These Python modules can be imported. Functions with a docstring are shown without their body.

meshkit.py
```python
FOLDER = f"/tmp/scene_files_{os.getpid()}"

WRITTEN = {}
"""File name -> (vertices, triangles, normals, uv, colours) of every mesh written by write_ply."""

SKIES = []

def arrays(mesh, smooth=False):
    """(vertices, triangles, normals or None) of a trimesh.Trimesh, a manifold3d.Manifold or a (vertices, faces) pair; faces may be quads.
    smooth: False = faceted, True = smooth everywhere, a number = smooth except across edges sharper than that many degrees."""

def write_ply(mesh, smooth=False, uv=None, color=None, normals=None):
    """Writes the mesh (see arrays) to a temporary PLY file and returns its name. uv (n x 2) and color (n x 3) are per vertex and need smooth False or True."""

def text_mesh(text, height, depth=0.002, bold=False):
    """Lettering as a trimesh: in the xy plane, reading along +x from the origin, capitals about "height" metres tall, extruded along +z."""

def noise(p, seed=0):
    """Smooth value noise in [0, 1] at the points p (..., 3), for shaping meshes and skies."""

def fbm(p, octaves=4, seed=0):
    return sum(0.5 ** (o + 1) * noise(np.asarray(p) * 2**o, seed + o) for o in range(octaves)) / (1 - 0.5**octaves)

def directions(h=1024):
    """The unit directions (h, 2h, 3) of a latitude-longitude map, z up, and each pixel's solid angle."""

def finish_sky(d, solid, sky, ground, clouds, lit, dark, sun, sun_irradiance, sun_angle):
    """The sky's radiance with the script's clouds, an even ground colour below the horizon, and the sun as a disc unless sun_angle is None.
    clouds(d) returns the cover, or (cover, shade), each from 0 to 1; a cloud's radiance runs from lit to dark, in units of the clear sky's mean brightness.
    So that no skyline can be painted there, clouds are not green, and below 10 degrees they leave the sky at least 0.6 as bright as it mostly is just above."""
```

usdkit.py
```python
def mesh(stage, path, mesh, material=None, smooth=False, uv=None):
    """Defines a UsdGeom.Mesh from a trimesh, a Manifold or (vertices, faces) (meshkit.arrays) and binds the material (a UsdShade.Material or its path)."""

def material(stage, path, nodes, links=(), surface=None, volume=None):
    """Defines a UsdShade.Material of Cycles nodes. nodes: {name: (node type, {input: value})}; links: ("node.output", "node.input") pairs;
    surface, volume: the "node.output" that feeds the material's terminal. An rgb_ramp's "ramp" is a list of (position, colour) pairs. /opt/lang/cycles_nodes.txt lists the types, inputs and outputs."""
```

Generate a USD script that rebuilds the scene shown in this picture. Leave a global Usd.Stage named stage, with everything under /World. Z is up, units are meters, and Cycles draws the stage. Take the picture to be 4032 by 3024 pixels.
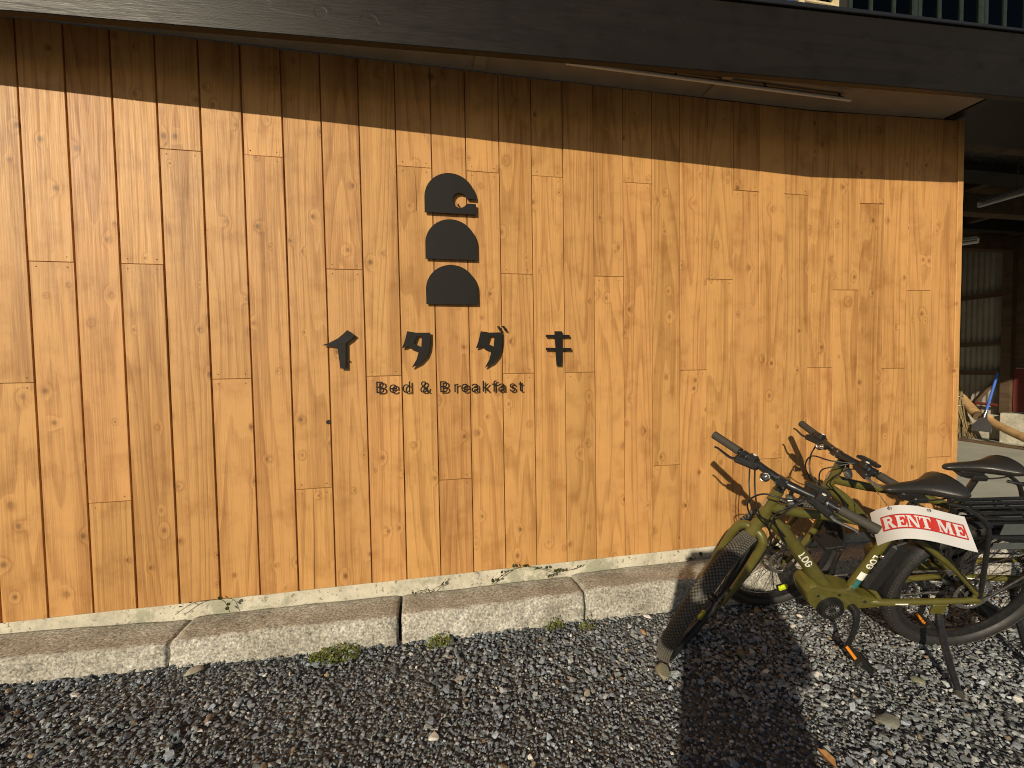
import math, random
import numpy as np, trimesh, usdkit, meshkit
import manifold3d as m3
from shapely.geometry import Polygon
from scipy.spatial.transform import Rotation as R
from pxr import Usd, UsdGeom, UsdLux, UsdShade, Gf, Sdf, Vt

# ------------------------------------------------------------------ stage, camera, sky, sun, exposure
stage = Usd.Stage.CreateInMemory()
UsdGeom.SetStageUpAxis(stage, UsdGeom.Tokens.z)
UsdGeom.SetStageMetersPerUnit(stage, 1.0)
stage.SetDefaultPrim(UsdGeom.Xform.Define(stage, '/World').GetPrim())
UsdGeom.Scope.Define(stage, '/World/Looks')

SUN = np.array([0.53804563, 0.76080937, -0.3628719])          # direction in which the sunlight travels
CAM = np.array([0.09708077670824129, -2.3280876328510645, 1.332405350382846])
CROT = R.from_euler('ZXY', [-0.20079162837614534, -0.0390485844574532, 0.015946034180581978])
FPX = 1750.0                                                  # focal length for a picture 4032 wide
EXPOSURE = -0.2
SUN_INTENSITY, SKY_STRENGTH = 1.25, 0.05

cam = UsdGeom.Camera.Define(stage, '/World/camera')
rt, up, fw = CROT.apply([1, 0, 0]), CROT.apply([0, 0, 1]), CROT.apply([0, 1, 0])
cam.AddTransformOp().Set(Gf.Matrix4d(*rt, 0, *up, 0, *(-fw), 0, *CAM, 1))
cam.CreateHorizontalApertureAttr(36.0)
cam.CreateVerticalApertureAttr(27.0)
cam.CreateFocalLengthAttr(36.0 * FPX / 4032)
cam.CreateClippingRangeAttr((0.02, 2000.0))
cam.CreateExposureAttr(EXPOSURE)

toward = -SUN
elev, azim = math.asin(toward[2]), math.atan2(toward[0], toward[1])
usdkit.material(stage, '/World/Looks/sky_material', {
    's': ('sky_texture', {'sky_type': 'single_scattering', 'sun_disc': False, 'sun_elevation': elev, 'sun_rotation': azim}),
    'b': ('background_shader', {'strength': SKY_STRENGTH})}, [('s.color', 'b.color')], surface='b.background')
sky = UsdLux.DomeLight.Define(stage, '/World/sky')
UsdShade.MaterialBindingAPI.Apply(sky.GetPrim()).Bind(UsdShade.Material.Get(stage, '/World/Looks/sky_material'))
sky.GetPrim().SetCustomDataByKey('kind', 'structure')
sun = UsdLux.DistantLight.Define(stage, '/World/sun')
sun.CreateIntensityAttr(SUN_INTENSITY)
sun.CreateAngleAttr(0.5)
sun.CreateNormalizeAttr(True)
sun.CreateColorAttr((1.0, 0.87, 0.66))
_z = toward; _x = np.cross([0, 0, 1], _z); _x /= np.linalg.norm(_x); _y = np.cross(_z, _x)
sun.AddTransformOp().Set(Gf.Matrix4d(*_x, 0, *_y, 0, *_z, 0, 0, 0, 30, 1))

# ------------------------------------------------------------------ helpers
rng = np.random.default_rng(7)
used = {}

def numbered(parent, name):
    k = (parent, name); n = used.get(k, 0); used[k] = n + 1
    return name if n == 0 else '%s_%03d' % (name, n)

def set_data(prim, label=None, cat=None, group=None, kind=None):
    for k, v in (('label', label), ('category', cat), ('group', group), ('kind', kind)):
        if v: prim.SetCustomDataByKey(k, v)

def cat_mesh(ms):
    return trimesh.util.concatenate([m for m in ms if m is not None])

def obj(name, mesh, mat, parent=None, smooth=30, seed=None, label=None, cat=None, group=None, kind=None):
    pp = str(parent.GetPath()) if parent is not None else '/World'
    path = pp + '/' + numbered(pp, name)
    if isinstance(mesh, (list, tuple)) and not isinstance(mesh[0], np.ndarray): mesh = cat_mesh(mesh)
    m = usdkit.mesh(stage, path, mesh, '/World/Looks/' + mat, smooth=smooth)
    if seed is not None:
        n = len(m.GetPointsAttr().Get())
        UsdGeom.PrimvarsAPI(m).CreatePrimvar('seed', Sdf.ValueTypeNames.Color3fArray, 'vertex').Set(
            Vt.Vec3fArray.FromNumpy(np.tile(np.asarray(seed, np.float32), (n, 1))))
    set_data(m.GetPrim(), label, cat, group, kind)
    return m.GetPrim()

def thing(name, label, cat, mat4=None, loc=None, group=None, kind=None):
    x = UsdGeom.Xform.Define(stage, '/World/' + numbered('/World', name))
    if mat4 is not None: x.AddTransformOp().Set(mat4)
    elif loc is not None: x.AddTranslateOp().Set(Gf.Vec3d(*map(float, loc)))
    set_data(x.GetPrim(), label, cat, group, kind)
    return x.GetPrim()

def sub(name, parent, label=None):
    pp = str(parent.GetPath()); x = UsdGeom.Xform.Define(stage, pp + '/' + numbered(pp, name))
    set_data(x.GetPrim(), label)
    return x.GetPrim()

def box(x0, x1, y0, y1, z0, z1):
    b = trimesh.creation.box([abs(x1 - x0), abs(y1 - y0), abs(z1 - z0)])
    b.apply_translation([(x0 + x1) / 2, (y0 + y1) / 2, (z0 + z1) / 2]); return b

def cbox(size, ch=.004):
    """a box with chamfered edges about the origin"""
    s = np.array(size, float) / 2; c = min(ch, s.min() * .45); pts = []
    for sx in (-1, 1):
        for sy in (-1, 1):
            for sz in (-1, 1):
                g = np.array([sx, sy, sz])
                for k in range(3):
                    q = g * (s - c); q[k] = g[k] * s[k]; pts.append(q)
    return trimesh.convex.convex_hull(np.array(pts))

def place(mesh, loc=(0, 0, 0), rot=None):
    m = mesh.copy()
    if rot is not None:
        T = np.eye(4); T[:3, :3] = rot.as_matrix(); m.apply_transform(T)
    m.apply_translation(loc); return m

def axes_rot(x, y=None, z=None):
    """rotation with local x along x, local z near z"""
    x = np.array(x, float); x /= np.linalg.norm(x); z = np.array([0, 0, 1.0] if z is None else z, float)
    y = np.cross(z, x); y /= np.linalg.norm(y); z = np.cross(x, y)
    return R.from_matrix(np.stack([x, y, z], 1))

def spline(pts, n=8):
    p = np.asarray(pts, float)
    if len(p) < 3: return p
    e = np.vstack([2 * p[0] - p[1], p, 2 * p[-1] - p[-2]]); out = []
    for i in range(1, len(e) - 2):
        a, b, c, d = e[i - 1], e[i], e[i + 1], e[i + 2]
        for t in np.linspace(0, 1, n, endpoint=False):
            out.append(.5 * (2 * b + (c - a) * t + (2 * a - 5 * b + 4 * c - d) * t * t + (3 * b - a - 3 * c + d) * t ** 3))
    return np.vstack([out, p[-1]])

def tube(pts, r, n=10, curve=0, flat=None):
    """a swept round bar with closed ends; r a number or one per point"""
    p = np.asarray(pts, float); rr = np.broadcast_to(np.asarray(r, float), (len(p),))
    if curve:
        s = np.linspace(0, 1, len(p)); p2 = spline(p, curve); rr = np.interp(np.linspace(0, 1, len(p2)), s, rr); p = p2
    t = np.gradient(p, axis=0); t /= np.maximum(np.linalg.norm(t, axis=1), 1e-9)[:, None]
    a = np.array([0, 0, 1.0]) if abs(t[0][2]) < .9 else np.array([1.0, 0, 0])
    u = np.cross(t[0], a); u /= np.linalg.norm(u); V = []
    ang = np.linspace(0, 2 * np.pi, n, endpoint=False)
    for i in range(len(p)):
        u = u - t[i] * (u @ t[i]); u /= np.linalg.norm(u); w = np.cross(t[i], u)
        f = 1.0 if flat is None else flat
        V.append(p[i] + rr[i] * (np.cos(ang)[:, None] * u + f * np.sin(ang)[:, None] * w))
    V = np.vstack(V + [p[0], p[-1]]); F = []; k = len(p)
    for i in range(k - 1):
        for j in range(n):
            a0, a1 = i * n + j, i * n + (j + 1) % n; F += [[a0, a1, a1 + n], [a0, a1 + n, a0 + n]]
    for j in range(n):
        F += [[k * n, (j + 1) % n, j], [k * n + 1, (k - 1) * n + j, (k - 1) * n + (j + 1) % n]]
    m = trimesh.Trimesh(V, F, process=False)
    m.fix_normals() if False else None
    if m.volume < 0: m.invert()
    return m

def cyl(a, b, r, n=16):
    return tube([a, b], r, n)

def extrude(poly, h):
    """shapely polygon in (x, y) extruded h along +z"""
    return trimesh.creation.extrude_polygon(poly, h, engine='earcut')

def xz_plate(poly, y0, y1):
    """polygon given in (x, z), between y0 and y1"""
    m = extrude(poly, abs(y1 - y0)); v = m.vertices
    m.vertices = np.stack([v[:, 0], np.full(len(v), max(y0, y1)) - v[:, 2], v[:, 1]], 1)
    if m.volume < 0: m.invert()
    return m

def at(u, v, n, c):
    """the point of the plane n.P = c behind the place (u, v) measured on the photograph"""
    d = CROT.apply([(u - 2016) / FPX, 1, -(v - 1512) / FPX]); n = np.asarray(n, float)
    return CAM + d * ((c - CAM @ n) / (d @ n))

def wall_xz(pts, y):
    return [tuple(at(u, v, (0, 1, 0), y)[[0, 2]]) for u, v in pts]

# ------------------------------------------------------------------ materials
def mat(name, nodes, links, surface='p.BSDF'):
    return usdkit.material(stage, '/World/Looks/' + name, nodes, links, surface=surface)

def plain(name, color, rough=.5, metal=0., noise=.25, scale=30., bump=.0, coat=0., spec=.5, extra=None):
    """one colour with a fine uneven tone and relief"""
    c = np.array(color, float)
    n = {'g': ('texture_coordinate', {}), 'n': ('noise_texture', {'scale': scale, 'detail': 5.0, 'roughness': .65}),
         'r': ('rgb_ramp', {'ramp': [(.25, c * (1 - noise)), (.75, np.minimum(c * (1 + noise), 1))]}),
         'm': ('map_range', {'from_min': .3, 'from_max': .7, 'to_min': max(rough - .08, .02), 'to_max': min(rough + .1, 1)}),
         'p': ('principled_bsdf', {'metallic': metal, 'coat_weight': coat, 'specular_ior_level': spec, **(extra or {})})}
    l = [('g.object', 'n.vector'), ('n.fac', 'r.fac'), ('r.color', 'p.base_color'), ('n.fac', 'm.value'), ('m.result', 'p.roughness')]
    if bump:
        n['b'] = ('bump', {'distance': bump, 'strength': .6}); l += [('n.fac', 'b.height'), ('b.normal', 'p.normal')]
    return mat(name, n, l)

def wood(name, light, dark, knot, rough=.55, seeded=True, vertical=2, ring=9.0, tint=.35, spec=.35):
    """sawn softwood: growth-ring contours stretched along the board, knots that bend them, tone by board"""
    st = [3.2, 3.2, 3.2]; st[vertical] = .22
    kn = [7.2, 7.2, 7.2]; kn[vertical] = 5.8
    fi = [170., 170., 170.]; fi[vertical] = 3.0
    n = {'t': ('geometry', {}), 'a': ('attribute', {'attribute': 'seed'}),
         'off': ('vector_math', {'math_type': 'multiply_add', 'vector2': (37., 0., 53.), 'vector3': (0, 0, 0)}),
         'pos': ('vector_math', {'math_type': 'add'}),
         # knots
         'km': ('mapping', {'scale': kn}), 'kw': ('noise_texture', {'scale': 6.0, 'detail': 2.0}),
         'kx': ('vector_math', {'math_type': 'multiply_add', 'vector2': (.16, .16, .16)}),
         'k2': ('separate_xyz', {}), 'k3': ('combine_xyz', {'z': 0.}), 'kv': ('voronoi_texture', {'dimensions': '2D', 'scale': 1.0, 'randomness': 1.0, 'feature': 'f1', 'metric': 'euclidean'}),
         'ks': ('separate_color', {}), 'kp': ('math', {'math_type': 'greater_than', 'value2': .55}),
         'kr': ('map_range', {'from_min': .0, 'from_max': .24, 'to_min': 1., 'to_max': 0., 'clamp': True, 'range_type': 'smoothstep'}),
         'kf': ('math', {'math_type': 'multiply'}),
         'kd': ('map_range', {'from_min': .015, 'from_max': .090, 'to_min': 1., 'to_max': 0., 'clamp': True, 'range_type': 'smoothstep'}),
         'kdd': ('math', {'math_type': 'multiply'}),
         # rings
         'rm': ('mapping', {'scale': st}), 'rn': ('noise_texture', {'scale': 1.6, 'detail': 1.4, 'roughness': .42, 'distortion': .25}),
         'rk': ('math', {'math_type': 'multiply_add', 'value2': .075}),
         'rw': ('math', {'math_type': 'multiply', 'value2': ring}), 'rf': ('math', {'math_type': 'fraction'}),
         'rr': ('rgb_ramp', {'ramp': [(0, (.0,) * 3), (.55, (.22,) * 3), (.86, (1.,) * 3), (.97, (.75,) * 3), (1, (.0,) * 3)]}),
         # fine fibre
         'fm': ('mapping', {'scale': fi}), 'fn': ('noise_texture', {'scale': 1.0, 'detail': 4.0, 'roughness': .7}),
         'fr': ('map_range', {'from_min': .3, 'from_max': .7, 'to_min': -.34, 'to_max': .34}),
         'big': ('noise_texture', {'scale': 2.2, 'detail': 3.0}), 'bigr': ('map_range', {'from_min': .3, 'from_max': .7, 'to_min': -.3, 'to_max': .38}),
         's1': ('math', {'math_type': 'multiply_add', 'value2': .42}), 's2': ('math', {'math_type': 'add'}),
         's3': ('math', {'math_type': 'add'}),
         'col': ('rgb_ramp', {'ramp': [(0., light), (.36, tuple(np.array(light) * .55 + np.array(dark) * .45)), (1., dark)]}),
         'kc': ('mix_color', {'b': knot}), 'kcf': ('math', {'math_type': 'multiply'}), 'kst': ('map_range', {'to_min': .10, 'to_max': .72}), 'ksz': ('map_range', {'to_min': .55, 'to_max': 1.45}), 'kds': ('math', {'math_type': 'divide'}),
         'sm': ('noise_texture', {'scale': 7.5, 'detail': 5., 'roughness': .6}), 'smr': ('rgb_ramp', {'ramp': [(.30, (.76, .68, .58)), (.48, (1., 1., 1.)), (.72, (1.12, 1.10, 1.06))]}), 'smx': ('mix_color', {'blend_type': 'multiply', 'fac': .8, 'use_clamp': False}),
         'as': ('separate_color', {}), 'v': ('map_range', {'to_min': 1 - tint * .55, 'to_max': 1 + tint * .45}),
         'hu': ('map_range', {'to_min': .4960, 'to_max': .5005}),
         'h': ('hsv', {}),
         'bp': ('bump', {'distance': .0012, 'strength': .55}), 'bh': ('math', {'math_type': 'multiply_add', 'value2': .5}),
         'ro': ('map_range', {'from_min': .3, 'from_max': .7, 'to_min': rough - .08, 'to_max': rough + .12}),
         'p': ('principled_bsdf', {'specular_ior_level': spec})}
    l = [('t.position', 'pos.vector1'), ('a.color', 'off.vector1'), ('off.vector', 'pos.vector2'),
         ('pos.vector', 'kw.vector'), ('kw.color', 'kx.vector1'), ('pos.vector', 'km.vector'), ('km.vector', 'kx.vector3'), ('kx.vector', 'k2.vector'), ('k2.x', 'k3.x'), ('k2.z', 'k3.y'), ('k3.vector', 'kv.vector'),
         ('kv.color', 'ks.color'), ('ks.r', 'kp.value1'), ('kds.value', 'kr.value'), ('kr.result', 'kf.value1'), ('kp.value', 'kf.value2'),
         ('ks.g', 'kst.value'), ('kst.result', 'kcf.value2'), ('ks.b', 'ksz.value'), ('kv.distance', 'kds.value1'), ('ksz.result', 'kds.value2'), ('kds.value', 'kd.value'), ('kd.result', 'kdd.value1'), ('kp.value', 'kdd.value2'),
         ('pos.vector', 'rm.vector'), ('rm.vector', 'rn.vector'), ('kf.value', 'rk.value1'), ('rn.fac', 'rk.value3'), ('rk.value', 'rw.value1'), ('rw.value', 'rf.value1'), ('rf.value', 'rr.fac'),
         ('pos.vector', 'fm.vector'), ('fm.vector', 'fn.vector'), ('fn.fac', 'fr.value'), ('rm.vector', 'big.vector'), ('big.fac', 'bigr.value'),
         ('rr.color', 's1.value1'), ('fr.result', 's1.value3'), ('s1.value', 's2.value1'), ('bigr.result', 's2.value2'), ('s2.value', 's3.value1'), ('kx2.value', 's3.value2'),
         ('s3.value', 'col.fac'), ('col.color', 'kc.a'), ('kdd.value', 'kcf.value1'), ('kcf.value', 'kc.fac'),
         ('a.color', 'as.color'), ('as.g', 'v.value'), ('as.b', 'hu.value'), ('v.result', 'h.value'), ('hu.result', 'h.hue'), ('pos.vector', 'sm.vector'), ('sm.fac', 'smr.fac'), ('kc.result', 'smx.a'), ('smr.color', 'smx.b'), ('smx.result', 'h.color'), ('h.color', 'p.base_color'),
         ('rr.color', 'bh.value1'), ('fn.fac', 'bh.value3'), ('bh.value', 'bp.height'), ('bp.normal', 'p.normal'), ('fn.fac', 'ro.value'), ('ro.result', 'p.roughness')]
    n['kx2'] = ('math', {'math_type': 'multiply', 'value2': .16}); l.append(('kf.value', 'kx2.value1'))
    return mat(name, n, l)

wood('cedar', (.555, .302, .104), (.300, .135, .037), (.105, .044, .016), rough=.5, tint=.12, ring=13.)
wood('dark_stained_wood', (.013, .0105, .0075), (.008, .0065, .005), (.007, .006, .005), rough=.38, vertical=0, ring=7., tint=.2, spec=.22)
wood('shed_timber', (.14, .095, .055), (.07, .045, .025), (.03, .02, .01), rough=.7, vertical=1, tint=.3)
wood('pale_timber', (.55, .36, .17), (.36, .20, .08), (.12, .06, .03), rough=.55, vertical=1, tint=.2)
plain('olive_paint', (.098, .088, .019), .34, noise=.16, scale=22, coat=.4)
plain('black_plastic', (.014, .014, .014), .42, noise=.2, scale=80)
plain('grey_plastic', (.075, .085, .085), .5, noise=.1, scale=50)
plain('grip_rubber', (.045, .040, .032), .75, noise=.15, scale=150, bump=.0006)
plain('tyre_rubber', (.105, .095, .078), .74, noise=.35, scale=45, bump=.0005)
plain('black_metal', (.016, .016, .017), .28, noise=.15, scale=60, coat=.3)
plain('saddle_cover', (.022, .021, .019), .38, noise=.12, scale=120, bump=.0004)
plain('steel', (.60, .60, .60), .25, metal=1., noise=.12, scale=40)
plain('grey_metal', (.30, .30, .29), .35, metal=.8, noise=.2, scale=60)
plain('white_print', (.80, .79, .74), .5, noise=.05)
plain('white_sheet', (.60, .60, .60), .5, noise=.04, scale=20)
plain('red_print', (.50, .035, .025), .5, noise=.1, scale=40)
plain('dark_red_line', (.18, .02, .03), .5, noise=.1)
plain('yellow_reflector', (.62, .75, .02), .3, noise=.1)
plain('orange_reflector', (.90, .30, .02), .3, noise=.1)
plain('sign_black', (.0075, .0065, .0055), .6, noise=.12, scale=30, spec=.3)
plain('soffit_board', (.30, .275, .22), .7, noise=.18, scale=6)
plain('lamp_white', (.72, .72, .68), .3, noise=.05)
plain('blue_paint', (.06, .16, .60), .4, noise=.1)
plain('red_door', (.15, .028, .02), .6, noise=.15, scale=8)
plain('corrugated_sheet', (.29, .26, .21), .55, metal=.0, noise=.22, scale=5)
plain('straw', (.25, .185, .085), .8, noise=.4, scale=30)
plain('louver_cream', (.62, .52, .33), .5, noise=.08)
plain('window_frame', (.020, .030, .024), .5, noise=.15)
plain('dark_interior', (.018, .016, .012), .8, noise=.3, scale=4)
plain('clothes_dark', (.03, .032, .04), .85, noise=.2, scale=60)
plain('trousers_cloth', (.06, .055, .05), .85, noise=.2, scale=60)
plain('skin', (.46, .27, .19), .5, noise=.08, scale=20)
plain('hair', (.012, .010, .009), .5, noise=.3, scale=90)
plain('twig', (.12, .075, .035), .8, noise=.3, scale=60)
plain('dry_leaf', (.34, .17, .06), .7, noise=.4, scale=60)
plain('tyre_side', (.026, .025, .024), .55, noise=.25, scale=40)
plain('hologram_sticker', (.10, .45, .48), .15, metal=.7, noise=.3, scale=90)

mat('clear_lens', {'f': ('fresnel', {'IOR': 1.5}), 't': ('transparent_bsdf', {'color': (.86, .87, .88)}), 'g': ('glossy_bsdf', {'color': (1, 1, 1), 'roughness': .04}),
                   'm': ('mix_closure', {})}, [('f.fac', 'm.fac'), ('t.BSDF', 'm.closure1'), ('g.BSDF', 'm.closure2')], surface='m.closure')
mat('window_pane', {'f': ('fresnel', {'IOR': 1.5}), 't': ('transparent_bsdf', {'color': (.55, .58, .56)}), 'g': ('glossy_bsdf', {'color': (.30, .34, .32), 'roughness': .05}),
                    'm': ('mix_closure', {})}, [('f.fac', 'm.fac'), ('t.BSDF', 'm.closure1'), ('g.BSDF', 'm.closure2')], surface='m.closure')

def leaf_material(name, a, b):
    mat(name, {'g': ('geometry', {}), 'n': ('noise_texture', {'scale': 25., 'detail': 3.}), 'r': ('rgb_ramp', {'ramp': [(.3, a), (.7, b)]}),
               'p': ('principled_bsdf', {'roughness': .45}), 't': ('translucent_bsdf', {}), 'm': ('mix_closure', {'fac': .3})},
        [('g.position', 'n.vector'), ('n.fac', 'r.fac'), ('r.color', 'p.base_color'), ('r.color', 't.color'), ('p.BSDF', 'm.closure1'), ('t.BSDF', 'm.closure2')], surface='m.closure')
leaf_material('creeper_leaf', (.020, .040, .010), (.055, .080, .020))
leaf_material('weed_leaf', (.12, .17, .018), (.30, .32, .045))
leaf_material('shrub_leaf', (.04, .08, .015), (.12, .16, .03))

# weathered concrete: pits, pale crust and damp edge
mat('old_concrete', {'g': ('geometry', {}), 'n': ('noise_texture', {'scale': 7., 'detail': 8., 'roughness': .7}), 'r': ('rgb_ramp', {'ramp': [(.25, (.33, .31, .25)), (.5, (.58, .545, .44)), (.75, (.70, .67, .56))]}),
    'v': ('noise_texture', {'scale': 55., 'detail': 3., 'roughness': .6}), 'vr': ('rgb_ramp', {'ramp': [(.30, (.35, .33, .30)), (.40, (1, 1, 1))]}),
    'l': ('noise_texture', {'scale': 3.1, 'detail': 6., 'roughness': .8}), 'lr': ('rgb_ramp', {'ramp': [(.52, (0, 0, 0)), (.60, (1, 1, 1))]}),
    'mx': ('mix_color', {'blend_type': 'multiply', 'fac': 1.}), 'ml': ('mix_color', {'b': (.30, .31, .22)}), 'lf': ('math', {'math_type': 'multiply', 'value2': .75}),
    'b': ('bump', {'distance': .004, 'strength': .7}), 'p': ('principled_bsdf', {'roughness': .85, 'specular_ior_level': .3})},
    [('g.position', 'n.vector'), ('g.position', 'v.vector'), ('g.position', 'l.vector'), ('n.fac', 'r.fac'), ('v.fac', 'vr.fac'), ('r.color', 'mx.a'), ('vr.color', 'mx.b'),
     ('l.fac', 'lr.fac'), ('lr.color', 'lf.value1'), ('lf.value', 'ml.fac'), ('mx.result', 'ml.a'), ('ml.result', 'p.base_color'), ('v.fac', 'b.height'), ('b.normal', 'p.normal')])
# rough granite
mat('granite', {'g': ('geometry', {}), 's': ('voronoi_texture', {'scale': 260.}), 'n': ('noise_texture', {'scale': 5., 'detail': 6., 'roughness': .65}),
    'f': ('noise_texture', {'scale': 90., 'detail': 4., 'roughness': .72}), 'fr': ('rgb_ramp', {'ramp': [(.33, (.17, .166, .15)), (.45, (.37, .362, .33)), (.56, (.56, .55, .505)), (.68, (.84, .83, .77))]}),
    'nr': ('rgb_ramp', {'ramp': [(.30, (.58, .55, .50)), (.5, (.88, .85, .79)), (.72, (1.2, 1.18, 1.16))]}), 'mx': ('mix_color', {'blend_type': 'multiply', 'fac': 1., 'use_clamp': False}),
    'b': ('bump', {'distance': .006, 'strength': .8}), 'p': ('principled_bsdf', {'roughness': .8, 'specular_ior_level': .35})},
    [('g.position', 's.vector'), ('g.position', 'n.vector'), ('g.position', 'f.vector'), ('f.fac', 'fr.fac'), ('n.fac', 'nr.fac'), ('fr.color', 'mx.a'), ('nr.color', 'mx.b'), ('mx.result', 'p.base_color'),
     ('f.fac', 'b.height'), ('b.normal', 'p.normal')])
# crushed stone, tone by stone
mat('gravel_stone', {'a': ('attribute', {'attribute': 'seed'}), 'g': ('geometry', {}), 'n': ('noise_texture', {'scale': 140., 'detail': 5., 'roughness': .7}),
    'r': ('map_range', {'from_min': .25, 'from_max': .75, 'to_min': .6, 'to_max': 1.35}), 'h': ('hsv', {}),
    'b': ('bump', {'distance': .002, 'strength': .6}), 'p': ('principled_bsdf', {'roughness': .6, 'specular_ior_level': .4})},
    [('g.position', 'n.vector'), ('n.fac', 'r.value'), ('a.color', 'h.color'), ('r.result', 'h.value'), ('h.color', 'p.base_color'), ('n.fac', 'b.height'), ('b.normal', 'p.normal')])
mat('gravel_bed', {'g': ('geometry', {}), 'v': ('voronoi_texture', {'scale': 62.}), 'c': ('separate_color', {}), 'r': ('rgb_ramp', {'ramp': [(0, (.055, .060, .066)), (.5, (.095, .102, .108)), (.85, (.15, .156, .16)), (1, (.34, .34, .33))]}),
    'd': ('map_range', {'from_min': 0., 'from_max': .5, 'to_min': 1., 'to_max': 0.}), 'b': ('bump', {'distance': .012, 'strength': 1.}), 'p': ('principled_bsdf', {'roughness': .75})},
    [('g.position', 'v.vector'), ('v.color', 'c.color'), ('c.r', 'r.fac'), ('r.color', 'p.base_color'), ('v.distance', 'd.value'), ('d.result', 'b.height'), ('b.normal', 'p.normal')])
mat('apron_concrete', {'g': ('geometry', {}), 'n': ('noise_texture', {'scale': 2.5, 'detail': 8., 'roughness': .7}), 'r': ('rgb_ramp', {'ramp': [(.3, (.40, .40, .34)), (.7, (.56, .55, .47))]}),
    'b': ('bump', {'distance': .004, 'strength': .5}), 'p': ('principled_bsdf', {'roughness': .8})},
    [('g.position', 'n.vector'), ('n.fac', 'r.fac'), ('r.color', 'p.base_color'), ('n.fac', 'b.height'), ('b.normal', 'p.normal')])

# ------------------------------------------------------------------ ground
def ground_z(x, y):
    x, y = np.asarray(x, float), np.asarray(y, float)
    a = np.interp(x, [-2.4, -1.6, -.05, 1.4, 2.1, 2.6], [.105, .088, .045, .030, .004, 0.])
    f = np.exp(-np.maximum(0, -.22 - y) / np.interp(x, [-1, 1.2], [1.0, .35]))
    return a * f + .020 * (meshkit.fbm(np.stack([x * 2.2, y * 2.2, 0 * x], -1), 3, 5) - .5) * (np.abs(x) < 8)

def grid(xs, ys, zf):
    X, Y = np.meshgrid(xs, ys); V = np.stack([X.ravel(), Y.ravel(), zf(X, Y).ravel()], 1); nx = len(xs); F = []
    for j in range(len(ys) - 1):
        i = np.arange(nx - 1) + j * nx
        F += [np.stack([i, i + 1, i + 1 + nx], 1), np.stack([i, i + 1 + nx, i + nx], 1)]
    return trimesh.Trimesh(V, np.vstack(F), process=False)
xs = np.concatenate([[-300, -80, -25, -8, -4], np.arange(-3, 5.01, .08), [6, 9, 14, 25, 80, 300]])
ys = np.concatenate([[-300, -80, -25, -8, -4], np.arange(-3, .01, .08), [2, 5, 9, 15, 30, 80, 300]])
def base_z(x, y):
    return ground_z(x, y) - .0055
obj('gravel_ground', grid(xs, ys, base_z), 'gravel_bed', smooth=True, kind='structure')
# concrete apron in front of and inside the shed, a step higher than the gravel
obj('concrete_apron', grid(np.linspace(3.66, 8.9, 30), np.linspace(-.1, 5.5, 20), lambda X, Y: .05 + .006 * (meshkit.noise(np.stack([X, Y, 0 * X], -1)) - .5)), 'apron_concrete', smooth=True, kind='structure')

def stone_base(r, n=12, flat=1.):
    p = r.normal(size=(n, 3)); p /= np.linalg.norm(p, axis=1)[:, None]; p *= r.uniform(.75, 1.1, (n, 1)); p *= [1, r.uniform(.6, .95), flat * r.uniform(.38, .62)]
    return trimesh.convex.convex_hull(p)
bases = [stone_base(np.random.default_rng(100 + i), 13) for i in range(14)]

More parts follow.
